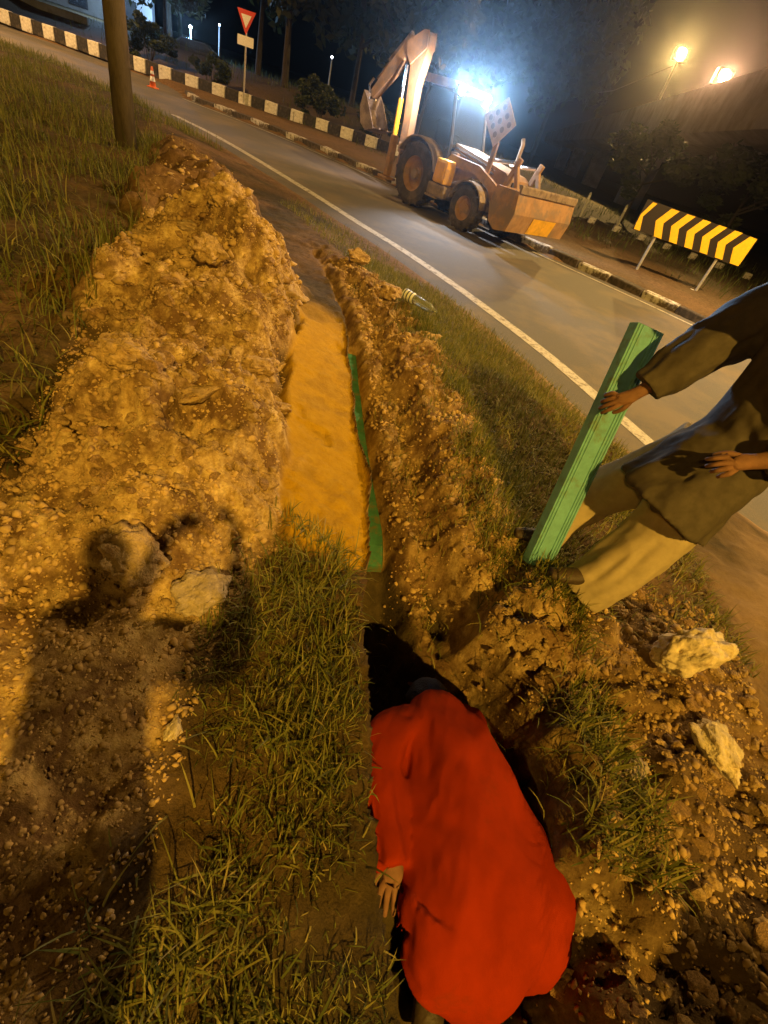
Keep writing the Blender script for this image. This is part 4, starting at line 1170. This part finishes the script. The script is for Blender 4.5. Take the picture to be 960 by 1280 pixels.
part('lens', glint, lambda b: b.lathe([(0, .004), (.06, .004), (.062, 0)], (-.792, -.4, 2.48), (-1, 0, -.1), 16), wl)
# sign board with nine dark discs on a stub post
bd = part('warning_board', board_m, lambda b: b.add(*(lambda q: ([Vector((u, y, z)) for y in (-.62, -.595) for u, z in q], [(0, 1, 2, 3), (7, 6, 5, 4), (0, 4, 5, 1), (1, 5, 6, 2), (2, 6, 7, 3), (3, 7, 4, 0)]))([(1.52, 2.23), (2.05, 2.62), (2.48, 2.22), (2.05, 1.74)])))
o_ = Vector((2.03, 0, 2.2))
e1 = Vector((.53, 0, .39)); e2 = Vector((.45, 0, -.45))
for i_ in range(3):
    for j_ in range(3):
        c = Vector((2.02, -.621, 2.205)) + e1 * (i_ - 1) * .29 + e2 * (j_ - 1) * .29
        part('dark_disc', dot_m, lambda b: b.lathe([(0, .004), (.055, .004), (.058, 0)], c, (0, -1, 0), 16), bd)
part('board_post', yel, lambda b: b.box((2.1, -.58, 1.55), (.12, .06, .6), bev=.01))
# rear: king post, boom, dipper, bucket
part('king_post', yel, lambda b: (b.box((-1.12, 0, .82), (.3, .9, .55), bev=.04), b.tube([(-1.42, 0, .5), (-1.42, 0, 1.15)], .13, 12), b.box((-1.5, 0, 1.05), (.4, .3, .25), bev=.05)))
part('boom', yel, lambda b: b.prism([(-1.40, .92), (-1.68, .95), (-1.72, 1.6), (-1.86, 2.4), (-1.98, 3.05), (-1.95, 3.28), (-1.52, 3.42), (-1.40, 3.36), (-1.40, 3.1), (-1.52, 2.4), (-1.44, 1.6)], -.11, .11))
for sd in (-1, 1):
    part('boom_plate', yel, lambda b: b.prism([(-1.40, 3.12), (-1.46, 3.44), (-1.62, 3.44), (-2.18, 3.16), (-2.1, 2.92), (-1.9, 2.75)], sd * .115, sd * .15))
    part('boom_ram', yel2, lambda b: b.tube([(-1.86, sd * .18, 1.02), (-1.93, sd * .17, 2.05)], .07, 10))
    part('boom_ram_rod', chrome, lambda b: b.tube([(-1.93, sd * .17, 2.05), (-1.98, sd * .16, 2.72)], .04, 8))
part('dipper', yel, lambda b: b.prism([(-1.95, 3.26), (-2.05, 3.02), (-2.6, 2.42), (-3.26, 1.86), (-3.42, 1.98), (-2.78, 2.68), (-2.15, 3.32)], -.10, .10))
part('dipper_ram', dsteel, lambda b: b.tube([(-2.2, 0, 3.34), (-2.9, 0, 2.72)], .06, 10))
part('dipper_ram_rod', chrome, lambda b: b.tube([(-2.9, 0, 2.72), (-3.3, 0, 2.3)], .035, 8))
part('bucket_link', chrome, lambda b: (b.tube([(-3.3, -.12, 2.3), (-3.46, -.12, 2.12), (-3.36, -.12, 1.8)], .04, 8), b.tube([(-3.3, .12, 2.3), (-3.46, .12, 2.12), (-3.36, .12, 1.8)], .04, 8)))
def dig(b):
    prof = [(-3.42, 1.98), (-3.50, 1.6), (-3.36, 1.25), (-3.1, 1.12), (-2.72, 1.22), (-2.70, 1.26), (-3.08, 1.18), (-3.31, 1.30), (-3.44, 1.6), (-3.34, 1.92)]
    b.prism(prof, -.28, .28)
    for s in (-1, 1): b.prism([(-3.42, 1.98), (-3.50, 1.6), (-3.36, 1.25), (-3.1, 1.12), (-2.72, 1.22), (-3.2, 1.8)], s * .28, s * .31)
    for k in range(4): b.box((-2.62, -.22 + .145 * k, 1.25), (.2, .06, .03), Matrix.Rotation(R(-12), 3, 'Y'))
part('digging_bucket', dsteel, dig)

# ------------------------------------------------------------------ lamps that light the place
def spot(name, loc, target, col, W, cone, blend, size, parent=None):
    L = bpy.data.lights.new(name, 'SPOT'); L.energy = W; L.color = col; L.spot_size = cone; L.spot_blend = blend; L.shadow_soft_size = size
    o = bpy.data.objects.new(name, L); COL.objects.link(o)
    if parent: o.parent = parent
    o.location = loc
    o.rotation_euler = (Vector(target) - Vector(loc)).to_track_quat('-Z', 'Y').to_euler()
    return o
for sd in (-1, 1):
    spot('work_light', (.60, sd * .50, 2.50), (6, sd * .36 - 1.2, 0), (.80, .86, 1.0), WORK_W, R(125), .6, .06, bh)
for sd in (-1, 1):
    spot('work_light', (.60, sd * .50, 2.53), (9.5, sd * .36 - 9.0, 7.7), (.34, .62, 1.0), GLARE_W, R(60), .45, .06, bh)
spot('work_light', (-.86, -.4, 2.46), (-2.2, -.2, 2.2), (1.0, .80, .74), 480, R(140), .7, .05, bh)  # beam of the added rear lamp, brightens the boom

lens_m = mat('sodium_lens', (1, .8, .5), .4, .02, 5, emit=(1.0, .62, .22), estr=60)
def street_lamp(x, y, h, arm, col, W, label, target, lens=None, cone=150, size=.16, blend=.5):
    t = thing('street_lamp', label, 'street lamp', (x, y, 0), 0, 'street lamps along the road')
    b = MB(); b.tube([(0, 0, -.2), (0, 0, h * .6), (0, 0, h)], [.11, .09, .06], 12); b.build('pole', galv, t)
    b = MB(); b.tube([(0, 0, h - .05), (arm[0] * .5, arm[1] * .5, h + .16), (arm[0], arm[1], h + .2)], .04, 8); b.build('arm', galv, t)
    ax = math.atan2(arm[1], arm[0])
    b = MB(); b.box((arm[0], arm[1], h + .2), (.7, .3, .14), Matrix.Rotation(ax, 3, 'Z'), bev=.05); hd_ = b.build('lamp_head', galv, t)
    b = MB(); b.box((arm[0], arm[1], h + .118), (.5, .22, .02), Matrix.Rotation(ax, 3, 'Z'), bev=.008); b.build('lens', lens or lens_m, hd_)
    spot('lamp_light', (arm[0], arm[1], h + .07), (target[0] - x, target[1] - y, target[2]), col, W, R(cone), blend, size, t)
    return t
street_lamp(4.9, -8.7, 8.3, (-1.1, .7), (1, .56, .07), MAIN_W, 'tall sodium street lamp behind the photographer', (0, 1.5, .3), size=.14)
street_lamp(-7.5, -13.5, 9.5, (1.0, .8), (1, .55, .08), FILL_W, 'added unseen sodium fill lamp behind and to the left of the photographer', (0, 1.5, .3), size=.3)
street_lamp(10.5, 9.2, 9.2, (-2.2, .4), (1, .62, .22), ROAD_W, 'street lamp beyond the right side of the bend', (4.5, 11.5, 0), cone=118)
street_lamp(-23.2, 17.6, 9, (1.0, 1.6), (1, .56, .2), LEFT_W, 'street lamp at the junction on the left', (-17.5, 21.5, 0), cone=118)

# ------------------------------------------------------------------ elevated ramp on the right with two lamps
conc = mat('stained_concrete', (.30, .25, .20), .9, .14, 1.2, .2, 12, col2=(.2, .16, .12), c2amt=.4, c2scale=.35)
ramp = thing('flyover', 'concrete flyover deck rising over the dark right side', 'flyover', (0, 0, 0))
b = MB()
b.prism([(9.4, 4.85), (9.4, 7.0), (9.65, 7.0), (9.65, 6.1), (17.4, 6.1), (17.4, 7.0), (17.6, 7.0), (17.6, 4.85), (16.6, 4.6), (10.4, 4.6)], 22, 190)
b.build('deck', conc, ramp)
for y in (62, 92, 122, 152):
    b = MB(); b.box((13.5, y, 2.3), (2.4, 1.4, 4.7), bev=.1); b.build('pier', conc, ramp)
def deck_lamp(x, y, z0, z1, lean, W, label, col):
    t = thing('street_lamp', label, 'street lamp', (x, y, z0), 0, 'lamps standing on the flyover')
    b = MB(); b.tube([(0, 0, 0), (0, 0, z1 - z0)], [.13, .08], 10); b.build('pole', galv, t)
    b = MB(); b.box((-.1, -.2, z1 - z0 + .1), (1.0, .55, .75), bev=.06); hd_ = b.build('lamp_head', galv, t)
    lm = mat('flood_lens', (1, .9, .7), .4, .02, 5, emit=col, estr=95)
    b = MB(); b.lathe([(0, .05), (.22, .04), (.36, 0), (.36, -.05)], (-.12, -.49, z1 - z0 + .08), (-.15, -1, -.12), 20); b.build('lens', lm, hd_)
    spot('lamp_light', (-.15, -.7, z1 - z0), (-.9, -4, z1 - z0 - .7), col, W, R(110), .5, .15, t)
deck_lamp(9.9, 52, 6.9, 9.75, 0, 24000, 'pale yellow lamp glowing on the flyover, farther of the two', (1, .64, .20))
deck_lamp(11.2, 43, 6.05, 8.05, 0, 24000, 'pinkish white lamp glowing on the flyover, nearer of the two', (1, .52, .26))
b = MB(); b.tube([(5.6, 80, 8.2), (7.5, 62, 7.9), (9.7, 52, 9.2)], .03, 6); tag(b.build('overhead_wire', cabm), 'thin wire strung up to the flyover lamp', 'wire')

# ------------------------------------------------------------------ trees
bark = mat('bark', (.05, .04, .028), .95, .25, 6, .8, 18, stretch=(3, 3, .7))
def leaf_mat(name, a, b_):
    M = grass_material(name, [a, b_, tuple(min(1, k * 1.6) for k in b_)]); return M
LEAF = [leaf_mat('dark_leaves', (.02, .03, .01), (.05, .065, .02)), leaf_mat('olive_leaves', (.03, .035, .012), (.07, .075, .025))]
def crown_mesh(seed, M, n=5200, clumps=34, leaf=.11, up=1.15):
    r = np.random.default_rng(seed)
    cc = r.normal(0, 1, (clumps, 3)); cc /= np.linalg.norm(cc, axis=1)[:, None]
    cc *= (r.uniform(.25, 1, clumps) ** .6)[:, None]; cc[:, 2] *= up
    cr_ = r.uniform(.16, .36, clumps)
    k = r.integers(0, clumps, n)
    p = r.normal(0, 1, (n, 3)); p /= np.linalg.norm(p, axis=1)[:, None]
    c = cc[k] + p * (cr_[k] * r.uniform(.5, 1.05, n))[:, None]
    a = r.normal(0, 1, (n, 3)); a /= np.linalg.norm(a, axis=1)[:, None]
    b_ = np.cross(a, r.normal(0, 1, (n, 3))); b_ /= np.linalg.norm(b_, axis=1)[:, None]
    s = r.uniform(.5, 1, n)[:, None] * leaf
    VV = np.stack([c - a * s, c + b_ * s * .45, c + a * s, c - b_ * s * .45], 1).reshape(-1, 3)
    idx = np.arange(n * 4).reshape(-1, 4)
    me = np_mesh('crown', VV, np.full(n, 4), idx, M, False)
    tv = np.clip(.5 + .6 * (r.random(clumps)[k] - .5) + .3 * (r.random(n) - .5), 0, 1)
    at = me.attributes.new('tint', 'FLOAT', 'POINT'); at.data.foreach_set('value', np.repeat(tv, 4).astype(np.float32))
    return me
CROWNS = [crown_mesh(50, LEAF[0]), crown_mesh(51, LEAF[1]), crown_mesh(52, LEAF[0], 4200, 24)]
def tree(x, y, h, rad, kind, label, crown_z=None, thin=1.0, z0=.2):
    t = thing('tree', label, 'tree', (x, y, z0), random.uniform(0, 6), 'dark trees beyond the road')
    rr = random.Random(int(x * 10 + y))
    b = MB()
    lean = Vector((rr.uniform(-.3, .3), rr.uniform(-.3, .3), 0))
    top = Vector((0, 0, h * .75)) + lean
    b.tube([(0, 0, -.3), lean * .25 + Vector((0, 0, h * .3)), lean * .6 + Vector((0, 0, h * .55)), top], [.035 * h * thin * .6, .024 * h * thin * .6, .018 * h * thin * .6, .006 * h * thin], 9)
    for k in range(5):
        a = rr.uniform(0, 6.28); z = h * rr.uniform(.35, .65)
        p = lean * (z / h) + Vector((0, 0, z))
        b.tube([p, p + Vector((math.cos(a) * rad * .35, math.sin(a) * rad * .35, h * .1)), p + Vector((math.cos(a) * rad * .7, math.sin(a) * rad * .7, h * .2))], [.012 * h * thin, .008 * h * thin, .003 * h], 6)
    b.build('trunk', bark, t)
    c = link('crown', CROWNS[kind], t, (lean.x, lean.y, crown_z or h * .68))
    c.scale = (rad, rad, h * .36)
    c.rotation_euler = (0, 0, rr.uniform(0, 6))
    return t
TREES = [(-24.5, 41, 9, 3.4, 0, 'dark bushy tree behind the utility pole near the lit house'), (-21.6, 35.5, 7, 2.6, 1, 'leafy tree between the house and the glaring far lamp'),
         (-13.6, 34.5, 11, 3.6, 1, 'tall slender tree just right of the triangular road sign'), (-16.4, 37, 10, 3.2, 0, 'dark tree directly behind the triangular road sign'),
         (-10.5, 38, 10, 3.8, 0, 'dense dark tree between the road sign and the digger'), (-7.0, 36, 9, 3.4, 1, 'dark tree behind the raised digging arm'),
         (-3.5, 62, 15, 5.6, 0, 'dark tree behind the glaring work lamps'), (2.6, 66, 15, 5.6, 0, 'large dark tree behind the cab of the digger'),
         (7.4, 33, 4.2, 2.4, 2, 'low dark tree right behind the chevron board'), (12.5, 32, 5, 3.0, 2, 'low dark tree past the right end of the chevron board'), (-29, 50, 10, 3.6, 2, 'far dark tree at the back of the lit house yard')]
for a in TREES: tree(*a)
def shrub(x, y, s, label):
    t = thing('shrub', label, 'shrub', (x, y, .15), random.uniform(0, 6), 'dark shrubs behind the painted kerb')
    b = MB()
    for k in range(5):
        a = random.uniform(0, 6.28); b.tube([(0, 0, -.1), (math.cos(a) * s * .3, math.sin(a) * s * .3, s * .6)], [.03, .01], 6)
    b.build('stem', bark, t)
    c = link('crown', CROWNS[2], t, (0, 0, s * .55)); c.scale = (s * .8, s * .8, s * .55)
shrub(-19.4, 30.4, 1.7, 'dark shrub behind the kerb left of the triangular sign')
shrub(-15.2, 29.2, 1.2, 'small dark shrub behind the kerb at the foot of the triangular sign')
shrub(-9.6, 29.4, 1.6, 'dark shrub behind the kerb right of the triangular sign')
shrub(-6.4, 29.2, 1.4, 'dark shrub behind the kerb near the digging bucket')
shrub(9.8, 29.2, 1.4, 'dark shrub behind the right half of the chevron board')

# ------------------------------------------------------------------ house, far lamps and parked car on the left
plaster = mat('plaster_wall', (.30, .30, .27), .9, .12, .8, .2, 20, col2=(.2, .19, .16), c2amt=.4, c2scale=.4)
pale_wall = mat('pale_painted_wall', (.62, .64, .66), .8, .08, 1, .1, 20)
dark_door = mat('dark_metal_door', (.06, .06, .06), .6, .2, 3)
hs = thing('house', 'low roadside house with one pale wall lit blue by a lamp', 'house', (0, 0, 0))
b = MB(); b.box((-34.2, 42.0, 1.7), (10.4, .3, 4.2)); b.build('wall', plaster, hs)
fr = MB(); fr.box((-27.6, 41.75, 1.9), (2.9, .3, 4.6)); fr.build('wall', pale_wall, hs)
b = MB(); b.box((-27.75, 41.58, 1.35), (.95, .06, 2.3), bev=.02); d_ = b.build('door', dark_door, hs)
b = MB(); b.tube([(-27.4, 41.52, 1.3), (-27.4, 41.52, 1.5)], .02, 6); b.build('handle', galv, d_)
b = MB(); b.box((-32, 42.5, 4.1), (15, 4, .25), bev=.05); b.build('roof', conc, hs)
b = MB(); b.box((-31.8, 41.8, 1.9), (1.4, .08, 1.2), bev=.02); wd_ = b.build('window', dark_door, hs)
b = MB(); b.box((-31.8, 41.74, 1.9), (1.2, .03, 1.0)); b.build('pane', glass, wd_)
b = MB(); b.box((-34.5, 33.5, .55), (19, .22, 1.1), bev=.03); tag(b.build('boundary_wall', plaster), 'low grey boundary wall along the road in front of the house', 'wall')

def far_lamp(x, y, z, col, W, es, label, r=.09):
    t = thing('lamp_post', label, 'lamp post', (x, y, 0), 0, 'far lamps on the left')
    b = MB(); b.tube([(0, 0, 0), (0, 0, z - .1)], [.06, .04], 8); b.build('post', galv, t)
    lm = mat('led_lens', (1, 1, 1), .4, .02, 5, emit=col, estr=es)
    b = MB(); b.lathe([(0, r), (r * .7, r * .7), (r, 0), (r * .7, -r * .7), (0, -r)], (0, -.02, z), (0, 0, 1), 14); b.build('bulb', lm, t, True)
    if W:
        L = bpy.data.lights.new('lamp_light', 'POINT'); L.energy = W; L.color = col; L.shadow_soft_size = .1
        o = bpy.data.objects.new('lamp_light', L); COL.objects.link(o); o.parent = t; o.location = (0, -.35, z)
far_lamp(-21.9, 39.0, 2.2, (.30, .58, 1.0), 800, 150, 'glaring blue white lamp among the trees left of the triangular sign')
far_lamp(-20.2, 39.5, 2.75, (.6, .8, 1.0), 0, 14, 'small bluish lamp right of the glaring one', .06)
far_lamp(-18.6, 40, 3.0, (.7, .8, 1.0), 0, 8, 'second small bluish lamp, nearest the triangular sign', .06)
far_lamp(-12.6, 39.5, 3.05, (.75, .85, 1.0), 0, 18, 'tiny white lamp alone in the dark trees left of the digging arm', .07)
far_lamp(-27.2, 38.4, 3.2, (.40, .64, 1.0), 1200, 30, 'blue lamp lighting the pale house wall behind the pole', .06)
carp = mat('dark_car_paint', (.07, .08, .10), .25, .05, 5)
car = thing('parked_car', 'dark parked car glinting behind the kerb left of the triangular sign', 'car', (-20.6, 37.2, .25), R(20))
b = MB(); b.prism([(-2.1, .35), (-2.15, .75), (-1.9, .9), (-1.2, .98), (-.7, 1.38), (.7, 1.42), (1.4, .98), (2.05, .85), (2.15, .6), (2.1, .3)], -.82, .82); b.build('body', carp, car)
b = MB(); b.prism([(-1.05, 1.0), (-.64, 1.34), (.66, 1.37), (1.2, 1.0)], -.835, .835); b.build('side_window', glass, car)
for x in (-1.35, 1.35):
    for y in (-.8, .8):
        b = MB(); b.lathe([(0, -.1), (.31, -.1), (.33, 0), (.31, .1), (0, .1)], (x, y, .32), (0, 1, 0), 20); b.build('wheel', rubber, car)
for y in (-.6, .6):
    b = MB(); b.box((-2.13, y, .72), (.06, .34, .16), bev=.02); b.build('headlight', chrome, car)

# ------------------------------------------------------------------ night haze
if HAZE > 0:
    hz = MB(); hz.box((0, 70, 6.0), (170, 300, 14.6))
    hm = bpy.data.materials.new('haze'); hm.use_nodes = True
    n, l = hm.node_tree.nodes, hm.node_tree.links
    n.remove(n['Principled BSDF'])
    pv = n.new('ShaderNodeVolumePrincipled')
    pv.inputs['Color'].default_value = (.9, .9, .92, 1)
    pv.inputs['Density'].default_value = HAZE
    pv.inputs['Anisotropy'].default_value = .93
    l.new(pv.outputs[0], n['Material Output'].inputs['Volume'])
    h = hz.build('haze', hm); tag(h, 'faint night haze glowing round the lamps', kind='stuff')
